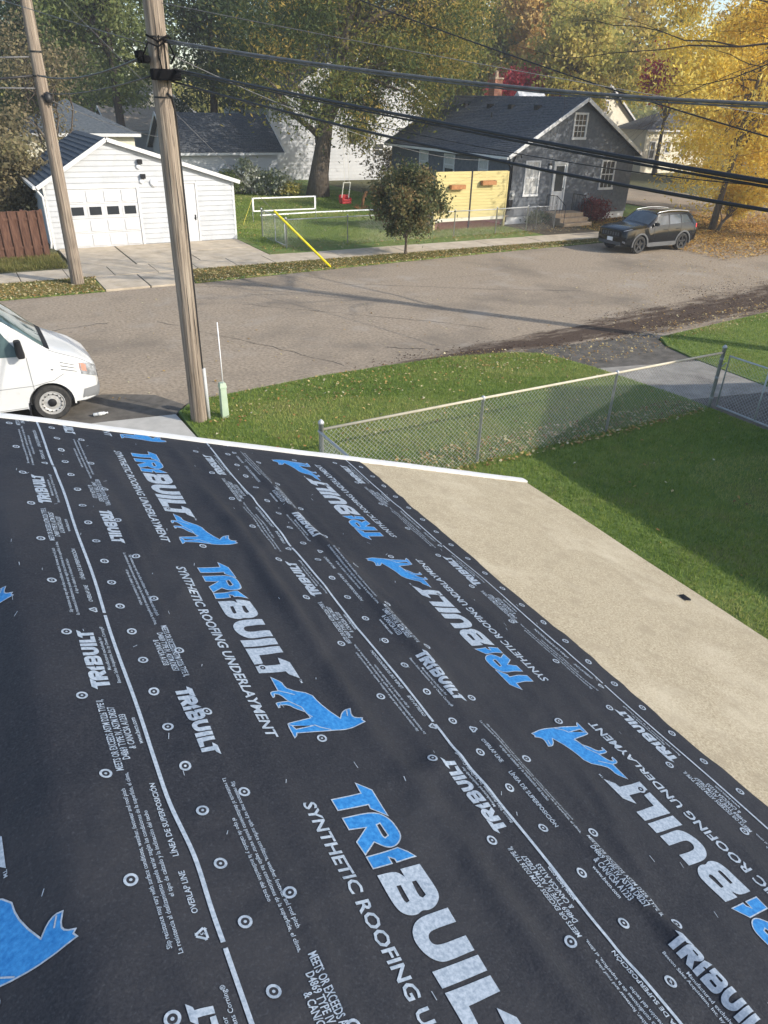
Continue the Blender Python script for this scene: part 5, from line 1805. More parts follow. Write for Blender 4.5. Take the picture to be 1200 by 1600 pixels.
def wheel(parent, c, R, w, side, rim_m, style, T):
    """c local centre at the outer face; side +1/-1 outward in local y"""
    W = lambda prof, seg=28: None
    def lathe(name, prof, m, par, seg=28):
        V, F = [], []
        for r, h in prof:
            for k in range(seg):
                a = 2 * math.pi * k / seg
                V.append(T(c[0] + r * math.cos(a), c[1] + side * h, c[2] + r * math.sin(a)))
        for i in range(len(prof) - 1):
            for k in range(seg):
                k2 = (k + 1) % seg
                F.append((i * seg + k, i * seg + k2, (i + 1) * seg + k2, (i + 1) * seg + k))
        if prof[0][0] == 0: F.append(tuple(range(seg)))
        return autosmooth(mesh_obj(name, V, F, m, par), 40)
    wh = lathe('wheel', [(R * .66, -.02), (R * .68, -.012), (R * .90, 0), (R * .97, -.02), (R, -.05), (R, -w + .05), (R * .95, -w), (R * .6, -w)], M['tyre'], parent)
    if style == 'steel':
        lathe('rim', [(0, -.03), (R * .20, -.03), (R * .24, -.045), (R * .42, -.05), (R * .50, -.03), (R * .60, -.035), (R * .64, -.01), (R * .67, -.012), (R * .66, -.03)], rim_m, wh)
        lathe('hub_cap', [(0, -.012), (R * .16, -.014), (R * .23, -.028), (R * .23, -.04)], M['black_plastic'], wh, 16)
        mb = MB()
        for k in range(14):
            a = 2 * math.pi * k / 14
            V = []
            for j in range(8):
                t = 2 * math.pi * j / 8
                V.append(T(c[0] + (R * .5) * math.cos(a) + .016 * math.cos(t), c[1] + side * -.026, c[2] + R * .5 * math.sin(a) + .016 * math.sin(t)))
            mb.add(V, [tuple(range(8))])
        mb.build('rim_holes', M['black_metal'], wh)
    else:
        lathe('rim', [(0, -.07), (R * .55, -.075), (R * .62, -.02), (R * .665, -.008), (R * .66, -.03)], M['black_metal'], wh)
        mb = MB()
        for k in range(5):
            a = 2 * math.pi * k / 5 + .3
            d = (math.cos(a), math.sin(a))
            n = (-d[1], d[0])
            q = []
            for (rr_, ww, hh) in ((R * .05, .05, -.03), (R * .62, .032, -.018)):
                for sx in (-1, 1):
                    for hz_ in (-.03, 0):
                        q.append(T(c[0] + d[0] * rr_ + n[0] * ww * sx, c[1] + side * (hh + hz_), c[2] + d[1] * rr_ + n[1] * ww * sx))
            mb.add(q, [(0, 1, 3, 2), (4, 6, 7, 5), (0, 4, 5, 1), (2, 3, 7, 6), (1, 5, 7, 3), (0, 2, 6, 4)])
        recalc(mb.build('spoke', rim_m, wh))
        lathe('hub_cap', [(0, -.02), (R * .12, -.022), (R * .12, -.05)], M['black_plastic'], wh, 12)
    return wh

def arch(loft, cx_, R, y, side, w, m, name, parent, T, a0=-.15, a1=math.pi + .15):
    mb = MB()
    n = 18
    for k in range(n):
        q = []
        for kk in (k, k + 1):
            a = a0 + (a1 - a0) * kk / n
            for (rr_, yy) in ((R, y - .09), (R, y + .012), (R + w, y + .006), (R + w, y - .05)):
                q.append(T(cx_ + rr_ * math.cos(a), side * yy, .365 + rr_ * math.sin(a)))
        mb.add(q, [(0, 1, 5, 4), (1, 2, 6, 5), (2, 3, 7, 6)])
    return autosmooth(mb.build(name, m, parent), 40)

M['tyre'] = mat('tyre', (.022, .022, .022), (.045, .043, .04), scale=14, rough=.85)
M['suv_paint'] = mat('suv_paint', (.0045, .006, .0085), rough=.16, spec=.35, coat=.1)
M['van_paint'] = mat('van_paint', (.60, .605, .595), (.54, .545, .535), scale=2.0, rough=.32, coat=.4, spot=[((.44, .425, .39), 4, .62, .85)])
M['cladding'] = mat('cladding', (.060, .063, .067), (.085, .088, .092), scale=5, rough=.6)
M['rail_silver'] = mat('rail_silver', (.55, .56, .58), rough=.3, metal=.6)
M['rim_steel'] = mat('rim_steel', (.50, .50, .49), (.36, .35, .33), scale=18, rough=.45, metal=.3)
M['rim_dark'] = mat('rim_dark', (.05, .052, .056), rough=.35, metal=.5)
M['head_lens'] = mat('head_lens', (.34, .35, .36), (.16, .165, .17), scale=12, rough=.12, spec=.8)
M['amber'] = mat('amber', (.50, .24, .17), rough=.2)
M['car_glass'] = mat('car_glass', (.035, .043, .05), (.06, .075, .085), scale=1.3, rough=.05, spec=1.0)
M['pale_glass'] = mat('pale_glass', (.10, .15, .15), (.05, .08, .085), scale=1.6, rough=.05, spec=1.0)

def cyl_obj(c, R, y0, y1, T, side):
    V = []
    seg = 30
    for y in (y0, y1):
        for k in range(seg):
            a = 2 * math.pi * k / seg
            V.append(T(c[0] + R * math.cos(a), side * y, c[1] + R * math.sin(a)))
    F = [(k, (k + 1) % seg, seg + (k + 1) % seg, seg + k) for k in range(seg)] + [tuple(range(seg)), tuple(range(seg, 2 * seg))]
    return recalc(mesh_obj('cutter', V, F, M['tyre']))

# ---------------------------------------------------------------- black SUV
X0, YC = 25.25, 24.17
suv = thing('parked_car', 'black sport utility car with silver roof rails parked by the far kerb', 'car', (X0 + 2.3, YC, 0))
TS = lambda x, y, z: (X0 + x, YC + y, z)
st = [  # x, zb, ysill, ymid, ybelt, zbelt, ywt, zwt, yre, zre, zrc
    (0.00, .42, .66, .70, .66, .88, .60, .93, .44, .95, .96),
    (0.10, .34, .82, .84, .79, .94, .72, .99, .52, 1.01, 1.02),
    (0.45, .30, .90, .92, .87, 1.00, .80, 1.06, .56, 1.09, 1.10),
    (1.28, .28, .90, .925, .89, 1.07, .80, 1.12, .58, 1.155, 1.17),
    (1.98, .28, .90, .925, .895, 1.09, .715, 1.50, .62, 1.575, 1.615),
    (2.70, .28, .90, .925, .895, 1.10, .72, 1.555, .63, 1.635, 1.675),
    (3.45, .28, .90, .925, .895, 1.12, .71, 1.55, .62, 1.625, 1.665),
    (4.10, .30, .90, .92, .88, 1.15, .67, 1.49, .58, 1.565, 1.60),
    (4.48, .36, .86, .89, .83, 1.14, .74, 1.20, .56, 1.235, 1.25),
    (4.62, .44, .76, .80, .74, .90, .64, .95, .46, .97, .98)]
LS = Loft(st, TS)
body = LS.body('body', M['suv_paint'], suv)
WR = .37
bool_cut(body, [cyl_obj((.93, .365), .435, .60, 1.2, TS, s) for s in (1, -1)] + [cyl_obj((3.64, .365), .435, .60, 1.2, TS, s) for s in (1, -1)])
autosmooth(body, 38)
for s in (1, -1):
    for x in (.93, 3.64):
        wheel(suv, (x, s * .915, WR - .005), WR, .24, s, M['rim_dark'], 'spoke', TS)
        arch(LS, x, .43, .925, s, .07, M['cladding'], 'fender_flare', suv, TS)
for s in (1, -1):
    mb = MB()
    q = [TS(1.42, s * .80, .27), TS(3.16, s * .80, .27), TS(3.16, s * .94, .27), TS(1.42, s * .94, .27), TS(1.42, s * .80, .44), TS(3.16, s * .80, .44), TS(3.16, s * .925, .44), TS(1.42, s * .925, .44)]
    mb.hexa(q)
    recalc(mb.build('sill_cladding', M['cladding'], suv))
LS.panel('windshield', M['car_glass'], suv, 3.12, 3.93, 5.3, 9, (1, -1), .007)
LS.panel('rear_window', M['car_glass'], suv, 7.12, 7.85, 5.4, 9, (1, -1), .007)
for s in (1, -1):
    LS.panel('side_window', M['car_glass'], suv, 0, 0, 0, 0, (s,), .007, 8, 3, lambda a, c: (3.55 + a * 1.28 + .42 * c * (1 - a), 4.12 + c * .80))
    LS.panel('side_window', M['car_glass'], suv, 4.93, 5.86, 4.12, 4.93, (s,), .007)
    LS.panel('side_window', M['car_glass'], suv, 0, 0, 0, 0, (s,), .007, 6, 3, lambda a, c: (5.96 + a * (.95 - .3 * c), 4.14 + c * .76))
    mb = MB()
    for pts in ([(3.62, 1.9), (3.62, 3), (3.6, 4.02)], [(4.86, 1.9), (4.86, 3), (4.86, 4.02)], [(5.9, 2.6), (5.92, 3.4), (5.95, 4.02)], [(3.62, 2.0), (4.86, 2.0), (5.6, 2.1)]):
        mb.tube(LS.seam(pts, s), .006, 5)
    mb.build('door_seam', M['black_metal'], suv)
    mb = MB()
    for sx in (4.62, 5.68):
        a, b = LS.w(LS.pt(sx - .16, 3.62, s) + LS.nrm(sx, 3.6, s) * .03), LS.w(LS.pt(sx + .12, 3.64, s) + LS.nrm(sx, 3.6, s) * .03)
        mb.tube([a, b], .016, 6)
    mb.build('door_handle', M['suv_paint'], suv)
    c = LS.pt(3.52, 4.15, s)
    mir = MB()
    mir.hexa([TS(c[0] - .05, c[1] + s * .04, c[2] + .0), TS(c[0] + .09, c[1] + s * .04, c[2] + .0), TS(c[0] + .09, c[1] + s * .24, c[2] + .02), TS(c[0] + .0, c[1] + s * .24, c[2] + .02),
              TS(c[0] - .03, c[1] + s * .04, c[2] + .15), TS(c[0] + .09, c[1] + s * .04, c[2] + .15), TS(c[0] + .09, c[1] + s * .24, c[2] + .15), TS(c[0] + .02, c[1] + s * .24, c[2] + .15)])
    bevel(recalc(mir.build('mirror', M['suv_paint'], suv)), .02, 2)
    MB().tube([LS.w(LS.pt(q, 7.0, s) + np.array([0, 0, h])) for q, h in ((4.02, .0), (4.12, .045), (5, .055), (6, .055), (6.85, .045), (6.98, 0))], .017, 6).build('roof_rail', M['rail_silver'], suv, True)
    LS.panel('headlight', M['head_lens'], suv, 0, 0, 0, 0, (s,), .008, 6, 2, lambda a, c: (.55 + a * 1.35, 4.45 + c * (.42 - .2 * a)))
    LS.panel('fog_light', M['head_lens'], suv, .35, .95, 2.15, 2.5, (s,), .008, 3, 2)
    LS.panel('tail_light', M['red_paint'], suv, 7.75, 8.35, 3.5, 3.95, (s,), .008, 4, 2)
LS.panel('grille', M['black_plastic'], suv, 0, 0, 0, 0, (1, -1), .01, 6, 3, lambda a, c: (.02 + .10 * a, 3.25 + c * .7))
def xface(name, m, y0, y1, z0, z1, x, parent, t=.012):
    q = [TS(x - t, y0, z0), TS(x, y0, z0), TS(x, y1, z0), TS(x - t, y1, z0), TS(x - t, y0, z1), TS(x, y0, z1), TS(x, y1, z1), TS(x - t, y1, z1)]
    b = MB()
    b.hexa(q)
    return recalc(b.build(name, m, parent))
xface('grille_panel', M['black_plastic'], -.55, .55, .70, .90, .0, suv, .014)
for k in range(7): xface('grille_slot', M['cladding'], -.50 + k * .15, -.50 + k * .15 + .09, .74, .87, -.0145, suv, .006)
xface('license_plate', M['white_plastic'], -.16, .16, .50, .65, .0, suv, .02)
xface('front_bumper', M['cladding'], -.64, .64, .36, .49, .03, suv, .05)

# ---------------------------------------------------------------- white cargo van
VX0, VYC = 1.80, 15.22
van = thing('cargo_van', 'white cargo van with grey bumper parked at the left edge', 'van', (VX0 - 2.5, VYC, 0))
TV = lambda x, y, z: (VX0 - x, VYC + y, z)
st = [
    (0.00, .36, .60, .64, .58, .80, .52, .86, .36, .88, .89),
    (0.07, .28, .80, .83, .76, .90, .68, .97, .48, 1.00, 1.01),
    (0.32, .25, .925, .945, .885, 1.06, .80, 1.14, .56, 1.18, 1.20),
    (0.82, .24, .955, .965, .935, 1.24, .86, 1.36, .60, 1.41, 1.43),
    (1.25, .24, .96, .97, .945, 1.28, .87, 1.74, .74, 1.80, 1.83),
    (1.72, .24, .96, .97, .945, 1.29, .865, 2.10, .76, 2.22, 2.27),
    (2.15, .24, .96, .97, .95, 1.30, .89, 2.16, .80, 2.36, 2.42),
    (3.20, .24, .96, .97, .955, 1.30, .90, 2.18, .82, 2.40, 2.46),
    (5.40, .24, .96, .97, .955, 1.30, .90, 2.18, .82, 2.40, 2.46),
    (5.60, .30, .93, .95, .93, 1.30, .87, 2.14, .78, 2.34, 2.40)]
LV = Loft(st, TV)
body = LV.body('body', M['van_paint'], van)
bool_cut(body, [cyl_obj((.93, .35), .41, .58, 1.2, TV, s) for s in (1, -1)] + [cyl_obj((4.4, .35), .41, .58, 1.2, TV, s) for s in (1, -1)])
autosmooth(body, 38)
for s in (1, -1):
    for x in (.93, 4.4):
        wheel(van, (x, s * .945, .345), .345, .22, s, M['rim_steel'], 'steel', TV)
LV.panel('windshield', M['pale_glass'], van, 3.14, 4.92, 5.25, 9, (1, -1), .008, 10, 6)
for s in (1, -1):
    LV.panel('side_window', M['pale_glass'], van, 0, 0, 0, 0, (s,), .008, 8, 3, lambda a, c: (3.92 + a * 2.25 + .90 * c * (1 - a), 4.05 + c * .86))
    LV.panel('bumper', M['grey_plastic'], van, 0, 0, 0, 0, (s,), .012, 10, 4, lambda a, c: (.0 + a * (2.34 - .35 * c), 1.02 + c * (2.0 - .35 * a)))
    LV.panel('headlight', M['head_lens'], van, 0, 0, 0, 0, (s,), .010, 6, 3, lambda a, c: (.25 + a * 1.75, 3.45 + c * (1.25 - .75 * a * a)))
    LV.panel('turn_signal', M['amber'], van, 1.62, 2.02, 3.62, 3.98, (s,), .010, 3, 3)
    mb = MB()
    for pts in ([(3.86, 2.75), (3.88, 3.3), (3.90, 4.0)], [(6.15, 1.7), (6.2, 3), (6.2, 5.0)], [(1.2, 4.55), (2, 4.75), (3.0, 4.95)], [(3.88, 2.95), (4.6, 2.95), (6.1, 2.95), (8, 2.95)], [(4.25, 2.05), (6.1, 2.05)], [(2.6, 3.4), (3.0, 3.1), (3.86, 2.95)]):
        mb.tube(LV.seam([(pts[i][0] + (pts[i + 1][0] - pts[i][0]) * k / 4, pts[i][1] + (pts[i + 1][1] - pts[i][1]) * k / 4) for i in range(len(pts) - 1) for k in range(5)], s), .0055, 5)
    mb.build('door_seam', M['grey_plastic'], van)
    mb = MB()
    for k in range(3):
        mb.tube(LV.seam([(2.15, 3.55 + .14 * k), (2.45, 3.56 + .14 * k), (2.68, 3.57 + .14 * k)], s, off=.006), .008, 5)
    mb.tube(LV.seam([(2.95, 3.52), (3.03, 3.53)], s, off=.008), .012, 5)
    mb.build('side_vent', M['grey_plastic'], van)
    c = LV.pt(3.95, 4.15, s)
    b = MB()
    b.hexa([TV(c[0] - .02, c[1] + s * .05, c[2] - .02), TV(c[0] + .14, c[1] + s * .05, c[2] - .02), TV(c[0] + .12, c[1] + s * .26, c[2] - .02), TV(c[0] + .0, c[1] + s * .26, c[2] - .02),
            TV(c[0] + .02, c[1] + s * .05, c[2] + .30), TV(c[0] + .14, c[1] + s * .05, c[2] + .30), TV(c[0] + .12, c[1] + s * .26, c[2] + .30), TV(c[0] + .03, c[1] + s * .26, c[2] + .30)])
    bevel(recalc(b.build('mirror', M['black_plastic'], van)), .035, 3)
    arch(LV, .93, .405, .955, s, .028, M['van_paint'], 'wheel_lip', van, lambda x, y, z: TV(x, y, z - .015))
    b = MB()
    b.hexa([TV(1.33, s * .78, .12), TV(1.36, s * .78, .12), TV(1.36, s * .97, .12), TV(1.33, s * .97, .12), TV(1.31, s * .78, .42), TV(1.34, s * .78, .42), TV(1.34, s * .97, .42), TV(1.31, s * .97, .42)])
    recalc(b.build('mud_flap', M['black_plastic'], van))
LV.panel('cowl', M['black_plastic'], van, 2.93, 3.13, 5.2, 9, (1, -1), .009, 2, 6)
mb = MB()
for y in (-.1, .5):
    mb.tube([TV(.86, y - .5, 1.42), TV(.98, y, 1.50), TV(1.06, y + .35, 1.56)], .012, 6)
mb.build('wiper', M['black_metal'], van)
LV.panel('grille', M['black_plastic'], van, 0, 0, 0, 0, (1, -1), .010, 4, 3, lambda a, c: (.05 + .22 * a, 3.3 + c * .6))

# ================================================================ TREES AND SHRUBS
def leaf_quads(C, size, up=.35, rng=RNG, asp=(.45, .8)):
    n = len(C)
    N = rng.normal(size=(n, 3))
    N[:, 2] += up
    N /= np.linalg.norm(N, axis=1)[:, None] + 1e-9
    A = np.cross(N, rng.normal(size=(n, 3)))
    A /= np.linalg.norm(A, axis=1)[:, None] + 1e-9
    B = np.cross(N, A)
    s = (size * rng.uniform(.6, 1.35, n))[:, None]
    k = rng.uniform(asp[0], asp[1], n)[:, None]
    return np.stack([C - A * s, C - B * s * k, C + A * s, C + B * s * k], 1).reshape(-1, 3)

def limb_path(a, b, rr, wob=.12, n=5):
    a, b = Vector(a), Vector(b)
    L = (b - a).length
    out = []
    for i in range(n + 1):
        t = i / n
        p = a.lerp(b, t)
        if 0 < i < n:
            p += Vector((rr.uniform(-1, 1), rr.uniform(-1, 1), rr.uniform(-.4, 1) * .8)) * L * wob * math.sin(math.pi * t)
        out.append(p)
    return out

def tree(name, label, x, y, r, cc, cr, ncl, nleaf, leaf, lm, bm='bark', clump=.9, seed=1, shell=.35, squash=.7, group=None, cat='tree', fork=.45, cone=False, droop=0., base=0.0, nlimb=26, rnd_mu=.5, rnd_sd=.16):
    rr = random.Random(seed)
    rng = np.random.default_rng(seed)
    t = thing(name, label, cat, (x, y, base), group)
    cl = []
    while len(cl) < ncl:
        d = rng.normal(size=3)
        d /= np.linalg.norm(d)
        q = rng.uniform(shell ** 2, 1) ** .5
        p = d * q
        if cone:
            z = rng.uniform(-1, 1)
            w = (1 - (z + 1) / 2) * 1.0 + .06
            a = rng.uniform(0, 6.283)
            k = rng.uniform(.35, 1) ** .6
            p = np.array([math.cos(a) * w * k, math.sin(a) * w * k, z])
        cl.append(np.array(cc) + p * np.array(cr))
    cl = np.array(cl)
    # trunk and limbs
    zt = cc[2] + cr[2] * (.55 if not cone else .95)
    mb = MB()
    tp = []
    n = 9
    for i in range(n + 1):
        k = i / n
        tp.append(Vector((x + (cc[0] - x) * k ** 1.4 + rr.uniform(-.08, .08) * k * 2, y + (cc[1] - y) * k ** 1.4 + rr.uniform(-.08, .08) * k * 2, base - .1 + (zt - base + .1) * k)))
    rs = [r * (1.35 if i == 0 else 1.08 if i == 1 else 1) * (1 - .82 * i / n) for i in range(n + 1)]
    mb.tube(tp, rs, 10)
    mb.build('trunk', M[bm], t, True)
    if nlimb:
        mb = MB()
        for i in range(min(nlimb, ncl)):
            c = cl[i]
            k = rr.uniform(fork * .6, .95) if cone else rr.uniform(fork, .85)
            i0 = min(int(k * n), n - 1)
            a = tp[i0].lerp(tp[i0 + 1], k * n - i0)
            if cone: a.z = min(zt, max(a.z, c[2] + .3))
            P_ = limb_path(a, c, rr)
            r0 = r * .42 * (1 - k * .5)
            mb.tube(P_, [r0 * (1 - .85 * j / (len(P_) - 1)) for j in range(len(P_))], 6)
            for _ in range(2):
                q = Vector(cl[rr.randrange(ncl)])
                e = P_[3].lerp(q, min(1, 1.6 / max(.1, (q - P_[3]).length)))
                mb.tube(limb_path(P_[3], e, rr, .1, 3), [r0 * .4, r0 * .3, r0 * .2, r0 * .08], 5)
        mb.build('limbs', M[bm], t, True)
    # leaves
    per = rng.multinomial(nleaf, rng.dirichlet(np.ones(ncl) * 3))
    L_, Rn = [], []
    for c, k in zip(cl, per):
        s = clump * rng.uniform(.6, 1.35)
        g = rng.normal(size=(k, 3)) * np.array([s, s, s * squash]) * .55
        g[:, 2] -= droop * rng.random(k) * s * 1.6
        L_.append(c + g)
        Rn.append(np.clip(rng.normal(rnd_mu + rng.normal(0, rnd_sd), .17, k), 0, 1))
    L_ = np.vstack(L_)
    Rn = np.concatenate(Rn)
    kp = L_[:, 2] > base + .15
    L_, Rn = L_[kp], Rn[kp]
    tri_mesh('crown', leaf_quads(L_, leaf, rng=rng, asp=(.45, .8) if not droop else (.22, .45)), 4, M[lm], t, Rn)
    return t

M['lf_olive'] = leaf_mat('lf_olive', [(.060, .088, .028), (.11, .145, .040), (.19, .205, .052), (.40, .32, .07), (.56, .39, .10)], .5)
M['lf_dark'] = leaf_mat('lf_dark', [(.036, .062, .028), (.066, .100, .038), (.11, .14, .052), (.18, .19, .075)], .45)
M['lf_conifer'] = leaf_mat('lf_conifer', [(.075, .105, .038), (.13, .17, .055), (.20, .235, .078), (.28, .285, .115)], .45)
M['lf_brown'] = leaf_mat('lf_brown', [(.10, .10, .055), (.18, .155, .085), (.25, .20, .11), (.26, .235, .11)], .42)
M['lf_gold'] = leaf_mat('lf_gold', [(.37, .23, .035), (.65, .42, .05), (.81, .56, .075), (.86, .67, .13), (.88, .75, .24)], .58)
M['lf_yellowgreen'] = leaf_mat('lf_yellowgreen', [(.15, .17, .042), (.30, .30, .07), (.50, .44, .11), (.64, .51, .16)], .52)
M['lf_orange'] = leaf_mat('lf_orange', [(.30, .19, .06), (.54, .35, .10), (.70, .48, .16), (.75, .57, .24)], .52)
M['lf_red'] = leaf_mat('lf_red', [(.30, .03, .04), (.56, .05, .075), (.72, .09, .12), (.74, .18, .17)], .52)
M['lf_small'] = leaf_mat('lf_small', [(.042, .062, .026), (.085, .105, .042), (.125, .135, .052), (.20, .155, .062), (.32, .22, .095)], .4)
M['lf_white'] = leaf_mat('lf_white', [(.12, .15, .06), (.26, .29, .15), (.56, .56, .48), (.72, .72, .66)], .35)
M['lf_maroon'] = leaf_mat('lf_maroon', [(.07, .018, .02), (.15, .03, .032), (.24, .065, .055)], .35)

tree('yard_tree', 'big olive and gold leaved tree in the fenced yard', 21.4, 46.8, .62, (24.6, 46.0, 10.2), (8.4, 5.6, 6.9), 150, 80000, .125, 'lf_olive', clump=1.75, seed=3, squash=.55, fork=.22, droop=.5, rnd_mu=.46, rnd_sd=.24)
tree('small_tree', 'small round dark leaved tree on the far verge', 16.14, 26.62, .065, (16.25, 26.62, 2.15), (1.45, 1.4, 1.30), 84, 17000, .062, 'lf_small', clump=.42, seed=5, squash=.8, fork=.2, nlimb=40)
tree('yellow_tree', 'large golden yellow tree at the right edge behind the car', 35.6, 26.9, .16, (37.2, 26.8, 7.9), (6.8, 6.0, 6.6), 135, 50000, .11, 'lf_gold', clump=1.1, seed=8, squash=.7, fork=.25, droop=.25, rnd_mu=.62)
tree('yellow_sapling', 'bright yellow low leafy shoot at the foot of the golden tree', 35.4, 26.4, .09, (37.0, 26.2, 1.9), (1.7, 1.3, .9), 26, 4200, .11, 'lf_gold', clump=.55, seed=9, fork=.2, rnd_mu=.75, droop=.2)
tree('yellow_tree', 'second golden tree crowding the right edge behind the first', 43.5, 32, .2, (43.5, 32, 8.0), (6.2, 5.0, 7.0), 130, 46000, .12, 'lf_gold', clump=1.3, seed=10, fork=.25, droop=.25, rnd_mu=.68)
G = 'trees behind the houses'
tree('dark_tree', 'dark green tall tree right of the near pole top', 19.5, 62, .4, (20.4, 62, 10.5), (5.2, 4, 9.0), 90, 32000, .18, 'lf_dark', 'dark_bark', clump=1.5, seed=11, droop=.5, group=G)
tree('dark_tree', 'dark evergreen tree behind the gold yard tree', 27.5, 66, .45, (27.5, 66, 12), (6.0, 5, 9.5), 90, 24000, .22, 'lf_dark', 'dark_bark', clump=1.6, seed=12, droop=.5, group=G)
tree('conifer', 'light green drooping conifer left of the near pole', 11.6, 57.5, .35, (11.3, 57.5, 12.3), (4.4, 4.2, 7.4), 120, 26000, .17, 'lf_conifer', 'dark_bark', clump=1.05, seed=13, droop=1.0, cone=False, group=G, rnd_mu=.55)
tree('conifer', 'olive conifer touching the top left corner', 7.2, 67, .4, (7.0, 67, 10.5), (5.2, 4.5, 10), 100, 20000, .20, 'lf_conifer', 'dark_bark', clump=1.3, seed=14, droop=.8, group=G, rnd_mu=.42)
tree('brown_tree', 'thinning brownish tree above the hipped roof', 5.6, 47, .2, (5.6, 47, 6.0), (2.3, 2.0, 3.2), 60, 5000, .075, 'lf_brown', clump=.8, seed=15, fork=.2, group=G)
tree('dark_tree', 'dark tree closing the gap behind the tan roof', 15.5, 92, .4, (15.5, 92, 11.5), (8.5, 5, 9.0), 80, 17000, .26, 'lf_dark', 'dark_bark', clump=1.9, seed=16, droop=.4, group=G)
tree('dark_tree', 'tall dark tree at the top centre behind the gold foliage', 36, 75, .45, (36, 75, 13.5), (7.5, 6, 10), 90, 22000, .25, 'lf_dark', 'dark_bark', clump=1.9, seed=17, droop=.4, group=G, rnd_mu=.62)
tree('autumn_tree', 'yellow green tree above the grey house chimney', 49.5, 73, .4, (49.5, 73, 11.5), (7.0, 5, 7.6), 90, 20000, .24, 'lf_yellowgreen', clump=1.6, seed=18, group=G, rnd_mu=.45)
tree('autumn_tree', 'amber yellow tree above the grey gable peak', 57.0, 66, .36, (56.2, 66, 11.2), (6.0, 5, 6.8), 90, 20000, .22, 'lf_orange', clump=1.45, seed=19, group=G, rnd_mu=.62)
tree('autumn_tree', 'mixed green and yellow tree left of the golden tree', 52.5, 57, .3, (51.5, 57, 10.0), (4.6, 4, 4.6), 70, 13000, .19, 'lf_yellowgreen', clump=1.2, seed=20, group=G, rnd_mu=.62)
tree('red_maple', 'bright red maple showing above the dark roof ridge', 47.0, 59.5, .22, (48.6, 59.5, 7.1), (4.6, 2.4, 1.7), 80, 11000, .13, 'lf_red', clump=.8, seed=21, group=G, rnd_mu=.6)
tree('red_maple', 'dull red tree glimpsed behind the golden foliage', 62, 55, .22, (61.5, 55, 8.6), (2.6, 2.4, 2.6), 40, 5000, .17, 'lf_red', clump=.9, seed=22, group=G, rnd_mu=.35)
tree('autumn_tree', 'golden tree filling the background at the right edge', 64, 44, .35, (66, 45, 10), (7.5, 6, 8), 90, 20000, .22, 'lf_orange', clump=1.6, seed=23, group=G, rnd_mu=.7)
tree('autumn_tree', 'tall yellow green tree closing the sky gap beside the golden tree', 66, 66, .4, (65, 66, 12.5), (7.5, 6, 7.5), 100, 22000, .22, 'lf_yellowgreen', clump=1.6, seed=25, group=G, rnd_mu=.7)
tree('autumn_tree', 'pale green far tree seen over the amber crown', 74, 84, .4, (72, 84, 13), (10, 6, 9), 90, 17000, .32, 'lf_yellowgreen', clump=2.2, seed=24, group=G, rnd_mu=.6)

# leafy tree and bare tree standing right of the frame: they throw the dappled and long shadows
tree('street_tree', 'half bare street tree right of the frame shading the grey house', 41.5, 18.5, .3, (41, 18.5, 8.4), (5.6, 5.0, 4.2), 60, 4500, .13, 'lf_gold', clump=1.2, seed=30, fork=.3, nlimb=50)

def bare_tree(name, label, x, y, r, h, seed, levels=5, first=6.0, aim=None, reach=()):
    rr = random.Random(seed)
    t = thing(name, label, 'tree', (x, y, 0))
    MB().tube([(x, y, -.1), (x, y, .5), (x + .1, y, first * .6), (x, y + .1, first)], [r * 1.3, r, r * .8, r * .62], 12).build('trunk', M['dark_bark'], t, True)
    mb = MB()
    def grow(p, d, L, rad_, lv):
        pts, rs = [p], [rad_]
        n = 7
        q = p.copy()
        dd = d.copy()
        for i in range(n):
            dd = (dd + Vector((rr.uniform(-1, 1), rr.uniform(-1, 1), rr.uniform(-.7, .75))) * .30).normalized()
            q = q + dd * (L / n)
            pts.append(q.copy())
            rs.append(rad_ * (1 - .62 * (i + 1) / n))
        mb.tube(pts, rs, 6 if lv > 2 else 4, cap=False)
        if lv <= 0: return
        for i in range(2, n + 1):
            for _ in range(1 if i < n else 2):
                if rr.random() < .66:
                    e = (pts[i] - pts[i - 1]).normalized()
                    s = Vector((rr.uniform(-1, 1), rr.uniform(-1, 1), rr.uniform(-.5, .7)))
                    nd = (e * .75 + s * .75).normalized()
                    grow(pts[i], nd, L * rr.uniform(.5, .72), rs[i] * rr.uniform(.55, .8), lv - 1)
    dirs = aim or []
    for d in dirs:
        grow(Vector((x, y, first - rr.uniform(0, .8))), Vector(d).normalized(), (h - first) * .62, r * .32, levels - 2)
    for d, L, k in reach:
        grow(Vector((x, y, 6.3)), Vector(d).normalized(), L, r * k, 3)
    mb.build('limbs', M['dark_bark'], t)
    return t
bare_tree('bare_tree', 'nearly leafless tree right of the frame with branches reaching into the top corner', 20.6, 8.2, .25, 18, 41, 5, 10.2,
          [(-.55, .75, .35), (.2, .3, .9), (-.5, .1, .85), (.6, -.3, .6), (.3, .8, .5), (-.2, -.7, .7), (-.75, .55, .55)],
          [((-.24, .95, .22), 7.0, .22), ((-.42, .90, .20), 7.5, .20), ((-.12, .97, .28), 6.5, .17)])

